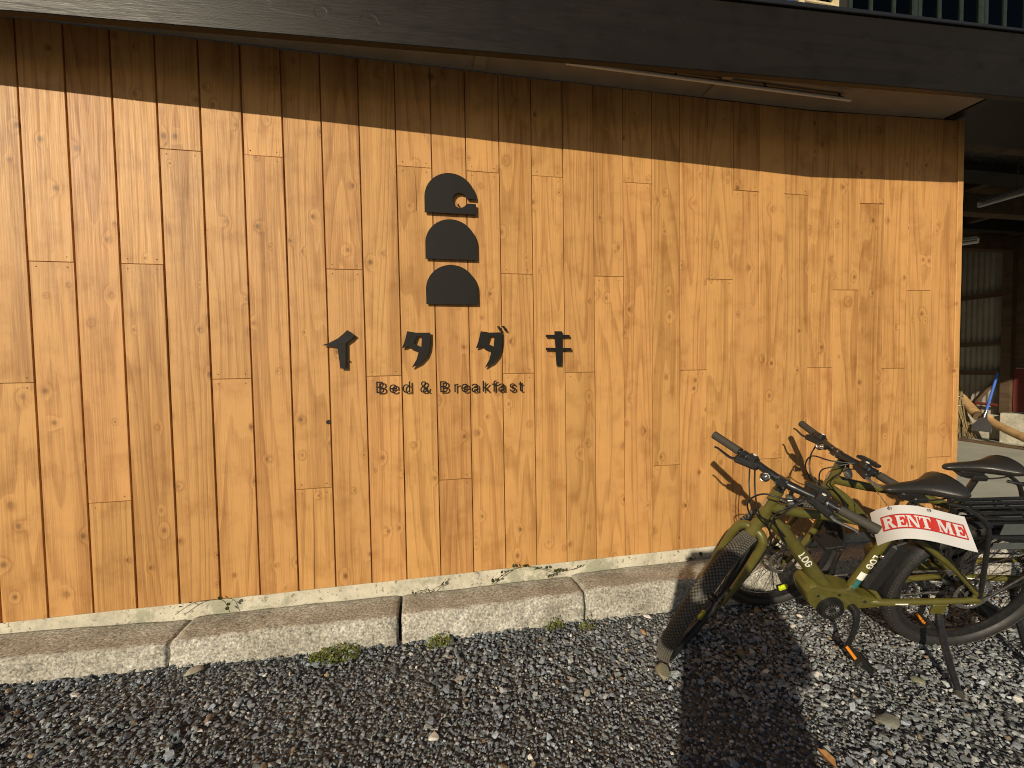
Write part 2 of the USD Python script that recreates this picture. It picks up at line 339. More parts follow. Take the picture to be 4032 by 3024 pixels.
def stone_tone(n, r, xy):
    """dark grey crushed rock with a few tan and white pieces"""
    v = np.exp(r.normal(np.log(.172), .43, n)); c = np.stack([v * .85, v * r.uniform(.95, 1.01, n), v * r.uniform(1.02, 1.20, n)], 1)
    k = r.random(n)
    w = k < .012; c[w] = r.uniform(.42, .75, (w.sum(), 1)) * [1, .97, .9]
    t = (k > .018) & (k < .045); c[t] = r.uniform(.5, 1.2, (t.sum(), 1)) * [.26, .19, .12]
    g = (k > .06) & (k < .24); c[g] = r.uniform(.20, .38, (g.sum(), 1)) * [.96, 1, 1]
    pale_right = np.clip((xy[:, 0] - .6) / 1.6, 0, 1)[:, None]        # stones turn paler and warmer towards the right
    return np.clip(c * (1 - pale_right) + (c * 1.05 + np.array([.062, .056, .044])) * pale_right, .01, .9)

def scatter(n, xr, yr, smin, smax, r, zoff=0., keep=None):
    x, y = r.uniform(*xr, n), r.uniform(*yr, n)
    if keep is not None: k = keep(x, y); x, y = x[k], y[k]
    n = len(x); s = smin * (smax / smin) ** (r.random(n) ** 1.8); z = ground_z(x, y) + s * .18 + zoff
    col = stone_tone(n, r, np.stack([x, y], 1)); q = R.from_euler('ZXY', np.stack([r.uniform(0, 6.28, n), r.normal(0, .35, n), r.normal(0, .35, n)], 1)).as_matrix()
    which = r.integers(0, len(bases), n); V, F, C = [], [], []; o = 0
    for b in range(len(bases)):
        i = np.nonzero(which == b)[0]; bv, bf = np.array(bases[b].vertices), np.array(bases[b].faces)
        v = np.einsum('nij,kj->nki', q[i], bv) * s[i][:, None, None] + np.stack([x[i], y[i], z[i]], 1)[:, None]
        V.append(v.reshape(-1, 3)); F.append((bf[None] + (np.arange(len(i)) * len(bv))[:, None, None] + o).reshape(-1, 3)); C.append(np.repeat(col[i], len(bv), 0)); o += len(i) * len(bv)
    return np.vstack(V), np.vstack(F), np.vstack(C)
gr = np.random.default_rng(11)
off_apron = lambda x, y: (y < -.225 - .03 * (x > 1.2)) | ((x > 3.4) & (y < -.12))
patch = lambda x, y: meshkit.fbm(np.stack([x * 1.3, y * 1.9, 0 * x], -1), 3, 12)
coarse = lambda x, y: off_apron(x, y) & (gr.random(len(x)) < np.clip((patch(x, y) - .34) * 4.5, .12, 1))
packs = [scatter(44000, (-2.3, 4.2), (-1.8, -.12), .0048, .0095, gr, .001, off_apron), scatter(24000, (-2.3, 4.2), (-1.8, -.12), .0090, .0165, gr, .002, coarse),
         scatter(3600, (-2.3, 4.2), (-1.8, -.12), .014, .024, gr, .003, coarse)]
V, F, C, o = [], [], [], 0
for v, f, c in packs: V.append(v); F.append(f + o); C.append(c); o += len(v)
V, F, C = np.vstack(V), np.vstack(F), np.vstack(C)
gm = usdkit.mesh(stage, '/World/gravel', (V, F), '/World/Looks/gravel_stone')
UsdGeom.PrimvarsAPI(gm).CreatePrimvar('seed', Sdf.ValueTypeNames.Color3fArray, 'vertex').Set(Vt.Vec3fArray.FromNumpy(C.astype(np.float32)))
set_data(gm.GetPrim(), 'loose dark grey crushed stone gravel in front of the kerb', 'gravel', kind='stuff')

# ------------------------------------------------------------------ plank wall
PB, PT, PW = .2407, 2.85, .1739
FA = math.radians(4); FX0 = 14 * PW
wall = thing('plank_wall', 'orange cedar wall of upright planks on a pale concrete footing', 'wall')
ROWS = dict(A=2.345, B=1.824, C=1.2954, D=.7457, E=2.309, F=1.775, G=1.283, H=.70)
JOINT = {0: 'C', 1: 'B', 2: 'D', 3: 'B', 4: 'A', 5: 'C', 6: 'A', 7: 'D', 8: 'B', 9: 'C', 10: 'A', 11: 'D', 12: 'A', 13: 'BC', 14: 'A', 15: 'C', 16: 'B', 17: 'A', 18: 'D', 19: 'C', 20: 'B', 21: 'A', 22: 'D',
         23: 'A', 24: 'C', 25: 'F', 26: 'E', 27: 'G', 28: 'F', 29: 'H', -1: 'D', -2: 'A', -3: 'B'}

def plank(w, z0, z1, tilt):
    c = .0012; X, Y = w / 2, .018
    prof = [(-X, Y), (-X, c), (-X + c, 0), (X - c, 0), (X, c), (X, Y)]
    V = []
    for k, (z, ins) in enumerate(((z0, 0), (z0 + c, c), (z1 - c, c), (z1, 0))):
        for (px, py) in prof:
            V.append((px, (py + c if (ins == 0 and py < Y) else py) + tilt * px, z))
    F = []; n = 6
    for k in range(3):
        for j in range(n - 1):
            a = k * n + j; F += [[a, a + 1, a + 1 + n], [a, a + 1 + n, a + n]]
        a = k * n; F += [[a + n - 1, a, a + n], [a + n - 1, a + n, a + 2 * n - 1]]
    F += [[0, 3, 2], [0, 2, 1], [0, 4, 3], [0, 5, 4]]
    t = 3 * n; F += [[t, t + 1, t + 2], [t, t + 2, t + 3], [t, t + 3, t + 4], [t, t + 4, t + 5]]
    m = trimesh.Trimesh(V, F, process=False)
    if m.volume < 0: m.invert()
    return m
wr = np.random.default_rng(3)
for k in range(-4, 30):
    zs = [PB] + sorted(ROWS[c] for c in JOINT.get(k, 'C')) + [PT]
    gap = np.interp(k, [-4, 4, 12, 20, 24, 26], [.0085, .008, .0045, .003, .0012, .001])
    for z0, z1 in zip(zs[:-1], zs[1:]):
        sd = wr.random(3)
        m = plank(PW - gap, z0 + (.0011 if z0 > PB else wr.uniform(-.001, .001)), z1 - .0011, wr.normal(0, .006))
        yo = wr.normal(0, .0006)
        if k < 24: m = place(m, ((k - 9.5) * PW, yo, 0))
        else:
            t = (k - 23.5) * PW; m = place(m, (FX0 + t * math.cos(FA), -t * math.sin(FA) + yo, 0), R.from_euler('z', -FA))
        p = obj('plank', m, 'cedar', wall, smooth=False, seed=sd)
        # two small nail heads near each end
for (u0, v0), (u1, v1) in (((1801, 1888), (1796, 2262)), ((1232, 1922), (1237, 2318)), ((1632, 665), (1640, 830))):   # drying cracks
    p0, p1 = at(u0, v0, (0, 1, 0), -.0008), at(u1, v1, (0, 1, 0), -.0008)
    obj('crack', tube([p0, (p0 * .6 + p1 * .4) + [.002, 0, 0], p1], [.0004, .0009, .0012], 5, 5), 'twig', wall)
nt = at(1293, 1662, (0, 1, 0), 0)
obj('edge_notch', place(trimesh.creation.cylinder(.011, .003, sections=14), nt, R.from_euler('x', 90, degrees=True)), 'dark_interior', wall, smooth=False, label='dark chipped notch at a plank edge')
# tongues and sheathing behind the gaps
fe = FX0 + 1.086 * math.cos(FA), -1.086 * math.sin(FA)
obj('wall_backing', [box(-14 * PW, FX0, .011, .03, PB + .004, PT), place(box(0, 1.08, .011, .03, PB + .004, PT), (FX0, 0, 0), R.from_euler('z', -FA))], 'cedar', wall, smooth=False, seed=(.3, .1, .4))
obj('corner_trim', place(cbox([.040, .06, PT - PB - .002], .002), (FX0 + 1.065 * math.cos(FA) , -1.065 * math.sin(FA) + .022, (PT + PB) / 2), R.from_euler('z', -FA)), 'cedar', wall, smooth=False, seed=(.7, .35, .8))
nails = []
for k in range(-2, 24):
    for c in JOINT.get(k, ''):
        for dz in (-.022, .022):
            for sx in (-.058, .058): nails.append(place(trimesh.creation.cylinder(.0026, .0016, sections=8), ((k - 9.5) * PW + sx, -.0004, ROWS[c] + dz), R.from_euler('x', 90, degrees=True)))
obj('nail_heads', nails, 'twig', wall, kind='stuff', label='small rusty nail heads beside the plank joints')
fpoly = [(-2.5, .012), (FX0, .012), (fe[0] + .02, fe[1] + .012), (fe[0] + .02, .4), (-2.5, .4)]
def foundation_mesh():
    m = extrude(Polygon(fpoly), .285); m.apply_translation([0, 0, -.05]); m = m.subdivide_to_size(.05)
    v = m.vertices; front = v[:, 1] < .05
    v[front, 1] += .006 * (meshkit.fbm(v[front] * [6, 1, 14], 4, 2) - .5) - .018 * np.clip((.13 - v[front, 2]) / .06, 0, 1) * (v[front, 2] < .15)
    m.vertices = v; return m
obj('footing', foundation_mesh(), 'old_concrete', wall, smooth=50)
obj('return_wall', box(fe[0] - .12, fe[0] + .002, fe[1] + .05, 3.4, .05, 2.95), 'shed_timber', wall, smooth=False, seed=(.1, .5, .5))

# ------------------------------------------------------------------ granite kerb
kerb = thing('kerb', 'rough granite kerb of long stones at the foot of the cedar wall', 'kerb')
JX = [-2.35, -.995, -.030, .893, 2.02, 3.05, 3.66]
KT = [(.222, .160), (.166, .163), (.162, .164), (.168, .168), (.168, .166), (.165, .165)]
def kerb_stone(x0, x1, zt2, sd):
    n = 40; zt = .166
    prof = []                                                   # around the section from the back bottom over the top to the front bottom
    for a in np.linspace(0, 1, 7): prof.append((.004, -.08 + a * (zt + .078)))
    for a in np.linspace(0, 1, 9)[1:]: prof.append((.004 - a * .192, zt + .006 * a))
    for a in np.linspace(0, 90, 6)[1:]: prof.append((-.188 - .026 * math.sin(math.radians(a)), zt + .006 - .030 * (1 - math.cos(math.radians(a)))))
    for a in np.linspace(0, 1, 11)[1:]: prof.append((-.214 - .026 * a, zt - .024 - a * (zt + .056)))
    prof = np.array(prof); L = np.linspace(x0, x1, n); V = []; k = len(prof)
    for i, x in enumerate(L):
        e = min((x - x0), (x1 - x)); sh = .008 * math.exp(-e / .008)
        dzt = zt2[0] + (zt2[1] - zt2[0]) * (x - x0) / (x1 - x0) - zt; q = prof.copy(); q[:, 1] += dzt * np.clip((prof[:, 1] + .05) / (zt + .05), 0, 1); q[:, 0] = np.where(q[:, 0] < 0, q[:, 0] + sh, q[:, 0]); q[:, 1] -= sh * .8 * (q[:, 1] > zt - .1)
        V.append(np.column_stack([np.full(k, x), q]))
    V = np.vstack(V); F = []
    for i in range(n - 1):
        for j in range(k - 1):
            a = i * k + j; F += [[a, a + k, a + k + 1], [a, a + k + 1, a + 1]]
    c0, c1 = len(V), len(V) + 1; V = np.vstack([V, [x0, -.1, .03], [x1, -.1, .03]])
    for j in range(k - 1): F += [[c0, j, j + 1], [c1, (n - 1) * k + j + 1, (n - 1) * k + j]]
    m = trimesh.Trimesh(V, F, process=False)
    m = m.subdivide(); v = m.vertices; p = v * [1, 1, 1] + sd
    d = .034 * (meshkit.fbm(p * [2.5, 3, 3], 3, 1) - .5) + .022 * (meshkit.fbm(p * 16, 4, 3) - .5) + .010 * (meshkit.noise(p * 60, 4) - .5)
    vis = v[:, 1] < -.012
    v[:, 1] -= np.where(vis, d, 0); v[:, 2] += np.where(vis | (v[:, 2] > zt - .02), .6 * .016 * (meshkit.fbm(p * 9, 4, 8) - .5) + .02 * (meshkit.fbm(p * [1.7, 2, 2], 2, 6) - .5), 0)
    v[:, 0] += np.where((v[:, 0] < x0 + .002) | (v[:, 0] > x1 - .002), .012 * (meshkit.fbm(p * [1, 12, 12], 3, 4) - .5), 0)
    m.vertices = v
    if m.volume < 0: m.invert()
    return m
for i in range(6):
    g = [.003, .006, .0075, .003, .003, .003, .003]
    m = kerb_stone(JX[i] + g[i], JX[i + 1] - g[i + 1], KT[i], i * 3.7)
    if JX[i] > 2.3:
        t = math.tan(FA); m.vertices[:, 1] -= np.maximum(0, m.vertices[:, 0] - FX0) * t
    obj('kerb_stone', m, 'granite', kerb, smooth=True)

# ------------------------------------------------------------------ eaves
eaves = thing('eaves', 'dark stained eaves with a deep fascia board above the cedar wall', 'eaves')
FD = np.array([1, -.0574, 0]); FD /= np.linalg.norm(FD); FROT = axes_rot(FD)
def fascia_y(x): return -.3655 - .0574 * x
fl = cbox([10.5, .035, .322], .003); fl = place(fl, (2.2, fascia_y(2.2) + .0177, 2.685 + .161), FROT)
obj('fascia_board', fl, 'dark_stained_wood', eaves, smooth=False, seed=(.4, .5, .5), label='dark brown fascia board casting the straight shadow on the wall')
obj('drip_edge', place(cbox([10.5, .05, .012], .003), (2.2, fascia_y(2.2) + .012, 3.014), FROT), 'black_metal', eaves)
def soffit(x0, x1, z, y1=.02, y0=None):
    P = [(x0, fascia_y(x0) + .04), (x1, fascia_y(x1) + .04), (x1, y1), (x0, y1)]
    m = extrude(Polygon(P), .012); m.apply_translation([0, 0, z]); return m
SX = [-3.2, -1.4, .42, 1.72, 3.36]
for a, b in zip(SX[:-1], SX[1:]):
    pm = soffit(a + .002, b - .002, 2.851, -.004)
    if b > 3:
        pm = extrude(Polygon([(a + .002, fascia_y(a) + .04), (b, fascia_y(b) + .04), (b, -(b - FX0) * math.tan(FA) - .004), (FX0, -.004), (a + .002, -.004)]), .012); pm.apply_translation([0, 0, 2.851])
    obj('soffit_panel', pm, 'soffit_board', eaves, smooth=False)
for x in (.42, 1.72): obj('soffit_batten', soffit(x - .03, x + .03, 2.838, -.03), 'soffit_board', eaves, smooth=False)
obj('end_rafter', soffit(3.362, 3.44, 2.843, -.075), 'dark_stained_wood', eaves, smooth=False, seed=(.2, .3, .5))
roof = extrude(Polygon([(-3.2, fascia_y(-3.2) + .02), (7.6, fascia_y(7.6) + .02), (7.6, 1.0), (-3.2, 1.0)]), .03)
roof.vertices[:, 2] += 3.022 + .10 * (roof.vertices[:, 1] + .5)
obj('roof_sheet', roof, 'black_metal', eaves, smooth=False)
lamp = thing('strip_lamp', 'slim white strip lamp fixed lengthwise under the soffit', 'lamp')
la, lb = np.array([.82, -.215, 2.800]), np.array([2.50, -.205, 2.800])
obj('tube', cyl(la, lb, .0085, 12), 'lamp_white', lamp)
obj('batten', cyl(la + [.02, .035, .030], lb + [-.02, .035, .030], .010, 8), 'grey_metal', lamp)
for t in (.03, .36, .68, .97): obj('clip', cyl(la + (lb - la) * t + [0, 0, -.006], la + (lb - la) * t + [0, .03, .05], .004, 8), 'black_plastic', lamp)

# ------------------------------------------------------------------ upper storey behind the roof edge
upper = thing('upper_storey', 'upper storey behind the roof edge with cream louvres and dark windows', 'building')
UY = .9
ux = lambda u: at(u, 40, (0, 1, 0), UY)[0]
xl0, xl1, xw1, xend = ux(2878), ux(3297), ux(4300), 9.0
obj('wall', [box(ux(2862), 9, UY + .05, UY + .3, 3.1, 3.5), box(ux(2862), 9, UY + .05, UY + .3, 5.2, 6.2), box(ux(2852), xl0, UY - .01, UY + .3, 3.1, 5.2), box(xl1, xl1 + .10, UY, UY + .3, 3.1, 5.2), box(xl1 + .1, 9, 2.4, 2.5, 3.1, 5.2)], 'dark_interior', upper, smooth=False)
shut = sub('louvre_shutter', upper)
for i in range(17):
    z = 3.6 + i * .062
    for x0, x1 in ((xl0 + .01, (xl0 + xl1) / 2 + .14), ((xl0 + xl1) / 2 + .17, xl1 - .01)):
        obj('slat', place(cbox([x1 - x0, .012, .050], .002), ((x0 + x1) / 2, UY + .02, z), R.from_euler('x', -35, degrees=True)), 'louver_cream', shut, smooth=False)
for x in (xl0, (xl0 + xl1) / 2 + .155, xl1 - .012): obj('stile', box(x - .016, x + .016, UY - .012, UY + .05, 3.5, 4.7), 'louver_cream', shut, smooth=False)
xx = [xl1 + .12, xl1 + .86, xl1 + 1.62, xl1 + 2.4]
for a, b in zip(xx[:-1], xx[1:]):
    w = sub('window', upper)
    obj('frame', [box(a, a + .035, UY, UY + .05, 3.5, 5.2), box(b - .05, b - .015, UY, UY + .05, 3.5, 5.2), box(a + .035, b - .05, UY, UY + .05, 3.93, 3.965),
                  box(a + .035, b - .05, UY, UY + .05, 5.1, 5.2)], 'window_frame', w, smooth=False)
    for t in (.33, .66): obj('mullion', box(a + (b - a) * t - .008, a + (b - a) * t + .008, UY + .005, UY + .04, 3.966, 5.1), 'window_frame', w, smooth=False)
    obj('pane', box(a + .036, b - .051, UY + .02, UY + .025, 3.966, 5.1), 'window_pane', w, smooth=False)
obj('curtain', place(box(xl1 + .2, xl1 + .75, UY + .4, UY + .42, 3.5, 5.1)), 'soffit_board', upper, smooth=False)
shrub = thing('shrub', 'bright green shrub just showing above the roof edge', 'shrub')
sc = at(2805, -25, (0, 1, 0), 2.0); sr = np.random.default_rng(21)
def leaves(n, c, spread, size, r):
    V, F = [], []
    for i in range(n):
        p = c + r.normal(size=3) * spread; q = R.random(random_state=int(r.integers(1 << 30))); L = size * r.uniform(.6, 1.3)
        pts = q.apply(np.array([[0, 0, 0], [.28, .5, .06], [0, 1, .0], [-.28, .5, .06]]) * L) + p; o = len(V); V += list(pts); F += [[o, o + 1, o + 2], [o, o + 2, o + 3]]
    return trimesh.Trimesh(V, F, process=False)
obj('crown', leaves(900, sc, np.array([.35, .35, .38]), .13, sr), 'shrub_leaf', shrub, smooth=False)
obj('stem', tube([[sc[0], sc[1], 0.0], [sc[0] + .1, sc[1] + .05, 2.2], [sc[0], sc[1], sc[2]]], [.05, .035, .012], 8, 5), 'twig', shrub)

# ------------------------------------------------------------------ wall emblem and lettering, standing off the planks
SY = -.014
def plate(poly, extra=0.):
    return xz_plate(poly, SY - .008 - extra, SY - extra)
def pins(pts):
    return [cyl([x, SY, z], [x, .002, z], .004, 8) for x, z in pts]
zd = lambda a, b: (1600 + a / 2.675, 620 + b / 2.675)
emblem = thing('wall_emblem', 'emblem of three stacked black domes, the top one with an eye notch', 'sign')
def dome(left, right, zb, ztop):
    """straight sides that run into an arch"""
    w = (right - left) / 2; c = (left + right) / 2; h = ztop - zb; ys = h - w * .98
    P = [(left, zb), (right, zb)] + [(c + w * math.cos(t), zb + ys + (h - ys) * math.sin(t)) for t in np.linspace(0, math.pi, 48)]
    return Polygon(P)
for i, (lb_, rb_, tp) in enumerate((((193, 580), (733, 606), (445, 170)), ((202, 1067), (741, 1085), (478, 657)), ((210, 1543), (748, 1553), (483, 1135)))):
    a, b, t = (at(*zd(*q), (0, 1, 0), SY) for q in (lb_, rb_, tp))
    P = dome(a[0], b[0], (a[2] + b[2]) / 2, t[2])
    if i == 0:
        hc, hr = at(*zd(562, 456), (0, 1, 0), SY), .0375
        s0, s1 = at(*zd(620, 440), (0, 1, 0), SY), at(*zd(760, 492), (0, 1, 0), SY)
        P = P.difference(__import__('shapely').Point(hc[0], hc[2]).buffer(hr)).difference(Polygon([(s0[0], s0[2]), (s1[0] + .1, s0[2] - .002), (s1[0] + .1, s0[2] - .026), (s0[0], s0[2] - .024)]))
    d_ = obj('dome', plate(P), 'sign_black', emblem, smooth=False)
    [obj('standoff_pin', q_, 'black_metal', d_) for q_ in pins([((a[0] + b[0]) / 2 - .01 + s * .05, a[2] + dz) for s in (-1, 1) for dz in (.05, .13)])]
kana = thing('wall_lettering', 'large black katakana letters below the dome emblem', 'lettering')
zk = lambda a, b: (1240 + a / 2.087, 1260 + b / 2.087)
def kpoly(pts, holes=()):
    return Polygon(wall_xz([zk(*p) for p in pts], SY), [wall_xz([zk(*p) for p in h], SY) for h in holes]).buffer(0)
TA = [(758, 93), (824, 103), (822, 116), (806, 105), (946, 105), (946, 190), (938, 250), (915, 305), (870, 355), (795, 393), (835, 325), (852, 268), (785, 235), (768, 212), (746, 224), (715, 232), (738, 175)]
TA = [(758, 93), (824, 103), (820, 106), (946, 105), (946, 190), (938, 250), (915, 305), (870, 355), (795, 393), (835, 325), (852, 262), (785, 235), (768, 212), (746, 224), (715, 232), (738, 175)]
TH = [(834, 134), (880, 134), (874, 222), (812, 192)]
sh = lambda L: [(1322 + (x - 715) * .925, y + 1 - (x - 715) * .02) for x, y in L]
letters = [('letter', [kpoly([(60, 207), (120, 188), (190, 152), (235, 115), (268, 83), (330, 128), (292, 165), (254, 192), (255, 400), (211, 400), (188, 232), (140, 216)])]),
           ('letter', [kpoly(TA, [TH])]),
           ('letter', [kpoly(sh(TA), [sh(TH)]), kpoly([(1495, 52), (1514, 52), (1537, 93), (1521, 95)]), kpoly([(1536, 50), (1555, 50), (1577, 90), (1562, 92)])]),
           ('letter', [kpoly([(1968, 93), (2027, 93), (2022, 375), (1984, 375)]).union(kpoly([(1898, 122), (2090, 124), (2090, 144), (1898, 142)])).union(kpoly([(1898, 229), (2104, 231), (2104, 251), (1898, 249)]))])]
for (nm, ps), pn in zip(letters, [((.5, .66), (.77, .2)), ((.24, .86), (.62, .3)), ((.24, .80), (.55, .3)), ((.48, .8), (.48, .3))]):
    l_ = obj(nm, [plate(p) for p in ps], 'sign_black', kana, smooth=False)
    b = ps[0].bounds; [obj('standoff_pin', q_, 'black_metal', l_) for q_ in pins([(b[0] + (b[2] - b[0]) * fx, b[1] + (b[3] - b[1]) * fz) for fx, fz in pn])]
eng = thing('wall_lettering', 'thin black words Bed & Breakfast at the foot of the emblem', 'lettering')
BT, BB_ = at(*zk(505, 507), (0, 1, 0), -.022), at(*zk(505, 601), (0, 1, 0), -.022)
cap = BT[2] - BB_[2]
for ch, x in zip('Bed&Breakfast', (505, 613, 722, 866, 1030, 1147, 1204, 1288, 1380, 1455, 1508, 1602, 1675)):
    m = meshkit.text_mesh(ch, cap, .003)
    b = m.bounds; m.apply_translation([-b[0][0], 0, 0])
    base = at(*zk(x, 601 - (x - 505) * .0125), (0, 1, 0), -.022)
    v = m.vertices.copy(); m.vertices = np.stack([base[0] + v[:, 0] * .98, -.018 - v[:, 2], base[2] + v[:, 1]], 1)
    if m.volume < 0: m.invert()
    obj('letter', m, 'sign_black', eng, smooth=False)

# ------------------------------------------------------------------ shed beyond the wall end
SHX = 9.0
shed = thing('open_shed', 'dim open shed beyond the right end of the cedar wall, corrugated back', 'shed')
def corrugated(y0, y1, z0, z1, x, pitch=.076, amp=.009):
    ys = np.arange(y0, y1, pitch / 6); X = x + amp * np.sin((ys - y0) / pitch * 2 * np.pi); n = len(ys)
    V = np.vstack([np.stack([X, ys, np.full(n, z0)], 1), np.stack([X, ys, np.full(n, z1)], 1)]); i = np.arange(n - 1)
    F = np.vstack([np.stack([i, i + n, i + 1], 1), np.stack([i + 1, i + n, i + 1 + n], 1)]); return trimesh.Trimesh(V, F, process=False)
obj('corrugated_wall', corrugated(2.92, 5.6, .45, 3.6, SHX + .02), 'corrugated_sheet', shed, smooth=True)
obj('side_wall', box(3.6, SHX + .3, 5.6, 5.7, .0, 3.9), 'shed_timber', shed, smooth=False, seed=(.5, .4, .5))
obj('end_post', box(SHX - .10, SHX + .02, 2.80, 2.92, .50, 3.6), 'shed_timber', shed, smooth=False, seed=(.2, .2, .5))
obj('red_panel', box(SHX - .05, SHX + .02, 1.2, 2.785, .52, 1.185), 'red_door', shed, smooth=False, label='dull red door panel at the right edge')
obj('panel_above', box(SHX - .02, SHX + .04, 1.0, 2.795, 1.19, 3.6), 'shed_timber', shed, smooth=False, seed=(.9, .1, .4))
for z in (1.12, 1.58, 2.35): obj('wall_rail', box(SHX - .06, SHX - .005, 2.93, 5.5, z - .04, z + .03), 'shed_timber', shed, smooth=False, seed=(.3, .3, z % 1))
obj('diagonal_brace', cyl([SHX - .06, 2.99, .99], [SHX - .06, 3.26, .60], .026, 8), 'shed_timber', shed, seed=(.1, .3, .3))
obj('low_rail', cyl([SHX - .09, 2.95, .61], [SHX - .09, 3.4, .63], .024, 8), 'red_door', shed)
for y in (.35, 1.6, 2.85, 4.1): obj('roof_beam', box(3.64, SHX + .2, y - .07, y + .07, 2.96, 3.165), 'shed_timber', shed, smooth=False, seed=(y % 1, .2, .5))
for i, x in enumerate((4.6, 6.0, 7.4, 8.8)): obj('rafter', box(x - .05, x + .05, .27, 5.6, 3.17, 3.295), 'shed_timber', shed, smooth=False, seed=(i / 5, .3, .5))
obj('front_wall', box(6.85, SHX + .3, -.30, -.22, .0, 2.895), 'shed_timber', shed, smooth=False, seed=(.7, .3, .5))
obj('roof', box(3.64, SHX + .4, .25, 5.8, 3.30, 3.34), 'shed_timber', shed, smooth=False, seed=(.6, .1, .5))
obj('ceiling_board', box(3.45, SHX + .2, -.36, .24, 2.90, 2.925), 'dark_stained_wood', shed, smooth=False, seed=(.4, .4, .4))
stp = thing('concrete_step', 'low weathered concrete plinth under the red panel', 'plinth')
obj('block', [place(cbox([.30, 1.45, .46], .012), (SHX - .06, 2.125, .275)), place(cbox([.16, 2.6, .40], .012), (SHX + .02, 4.15, .25))], 'old_concrete', stp, kind='stuff') if False else None
obj('block', place(cbox([.30, 1.45, .46], .012), (SHX - .06, 2.125, .275)), 'old_concrete', stp)
obj('block', place(cbox([.16, 2.7, .40], .012), (SHX + .03, 4.21, .25)), 'old_concrete', stp)
obj('floor_sill', place(cbox([.09, 4.4, .035], .006), (SHX - .58, 3.2, .072), R.from_euler('z', -3, degrees=True)), 'shed_timber', stp, smooth=False, seed=(.2, .7, .4))
for nm, a, b, lab in (('tube_lamp', (5.6, 1.15, 2.86), (5.6, -.3, 2.86), 'pale tube lamp hanging mid height in the dark shed'), ('tube_lamp', (6.4, 1.62, 3.38), (6.6, .0, 3.38), 'pinkish tube lamp highest in the dark shed'),
                      ('tube_lamp', (5.9, 1.60, 2.60), (6.02, 1.42, 2.60), 'short bright tube lamp end just past the wall corner')):
    t_ = thing(nm, lab, 'lamp'); a, b = np.array(a), np.array(b)
    obj('tube', cyl(a, b, .016, 12), 'lamp_white', t_); obj('housing', place(cbox([np.linalg.norm(b - a) * .98, .05, .04], .004), (a + b) / 2 + [0, 0, .045], axes_rot(b - a)), 'grey_metal', t_)
    for q in (a, b): obj('end_cap', place(cbox([.02, .036, .05], .003), q + [0, 0, .016], axes_rot(b - a)), 'lamp_white', t_)
    obj('drop_rod', [cyl(q + [0, 0, .06], [q[0], q[1], 3.38], .006, 6) for q in ((a * .8 + b * .2),)], 'grey_metal', t_) if a[2] < 3 else None
bro = thing('twig_broom', 'bundled twig broom standing on its head at the wall corner', 'broom')
bt, bb = np.array([8.62, 3.27, .92]), np.array([8.55, 3.24, .06]); br = np.random.default_rng(5)
V_, F_, o_ = [], [], 0
for i in range(260):
    th, k = br.uniform(0, 6.28), br.random() ** .6
    e = bb + np.array([.18 * k * math.cos(th), .25 * k * math.sin(th), br.uniform(0, .16)]); s = bt + np.array([br.normal(0, .014), br.normal(0, .014), br.uniform(-.25, -.02)])
    m_ = tube([s, (s + e) / 2 + br.normal(0, .014, 3) + [0, 0, -.03], e], [.006, .005, .002], 4); V_.append(m_.vertices); F_.append(m_.faces + o_); o_ += len(m_.vertices)
obj('twigs', (np.vstack(V_), np.vstack(F_)), 'straw', bro, kind='stuff', smooth=False)
obj('handle', cyl(bt + [0, 0, -.3], bt + [.04, .05, .55], .016, 10), 'pale_timber', bro, seed=(.2, .5, .5))
for z in (.74, .60): obj('binding', place(trimesh.creation.torus(.052 + (.74 - z) * .25, .009), (8.60, 3.262, z)), 'grey_metal', bro)
log1 = thing('timber_pole', 'short pale timber pole leaning behind the twig broom', 'pole')
obj('pole', cyl([8.85, 3.42, .74], [8.55, 2.98, .47], .066, 18), 'pale_timber', log1, seed=(.4, .6, .5)); obj('dark_end', cyl([8.549, 2.979, .469], [8.52, 2.935, .443], .067, 18), 'twig', log1)
log2 = thing('timber_pole', 'long pale timber pole running out of the picture at right', 'pole')
obj('pole', tube([[8.66, 2.90, .43], [8.60, 2.80, .36], [8.3, 2.2, .20], [8.0, 1.5, .11]], [.052, .056, .058, .058], 16, 4), 'pale_timber', log2, seed=(.8, .6, .5))
shv = thing('shovel', 'shovel with a bright blue shaft and steel blade leaning on the plinth', 'shovel')
obj('shaft', cyl([8.62, 2.78, 1.12], [8.55, 2.86, .55], .017, 12), 'blue_paint', shv); obj('socket', tube([[8.551, 2.859, .56], [8.54, 2.87, .50], [8.53, 2.88, .44]], [.019, .024, .05], 12), 'steel', shv)
bl = Polygon([(-.035, .0), (.035, .0), (.12, -.12), (.13, -.22), (-.13, -.22), (-.12, -.12)]); blm = extrude(bl, .006); blm.vertices = blm.vertices @ np.array([[0, 1, 0], [.25, 0, .97], [1, 0, -.25]]) + [8.53, 2.88, .44]
obj('blade', blm, 'steel', shv, smooth=False)

# ------------------------------------------------------------------ bicycles
HA, OFF, WB, RW = 1.2342499, .04886036, 1.1379125, .345
AX = np.array([-math.cos(HA), 0, math.sin(HA)]); FU = np.array([math.sin(HA), 0, math.cos(HA)])
A0 = np.array([WB - OFF * math.sin(HA), 0, RW - OFF * math.cos(HA)])
def sp(t, u=0., y=0.): return A0 + AX * t + FU * u + np.array([0, y, 0])

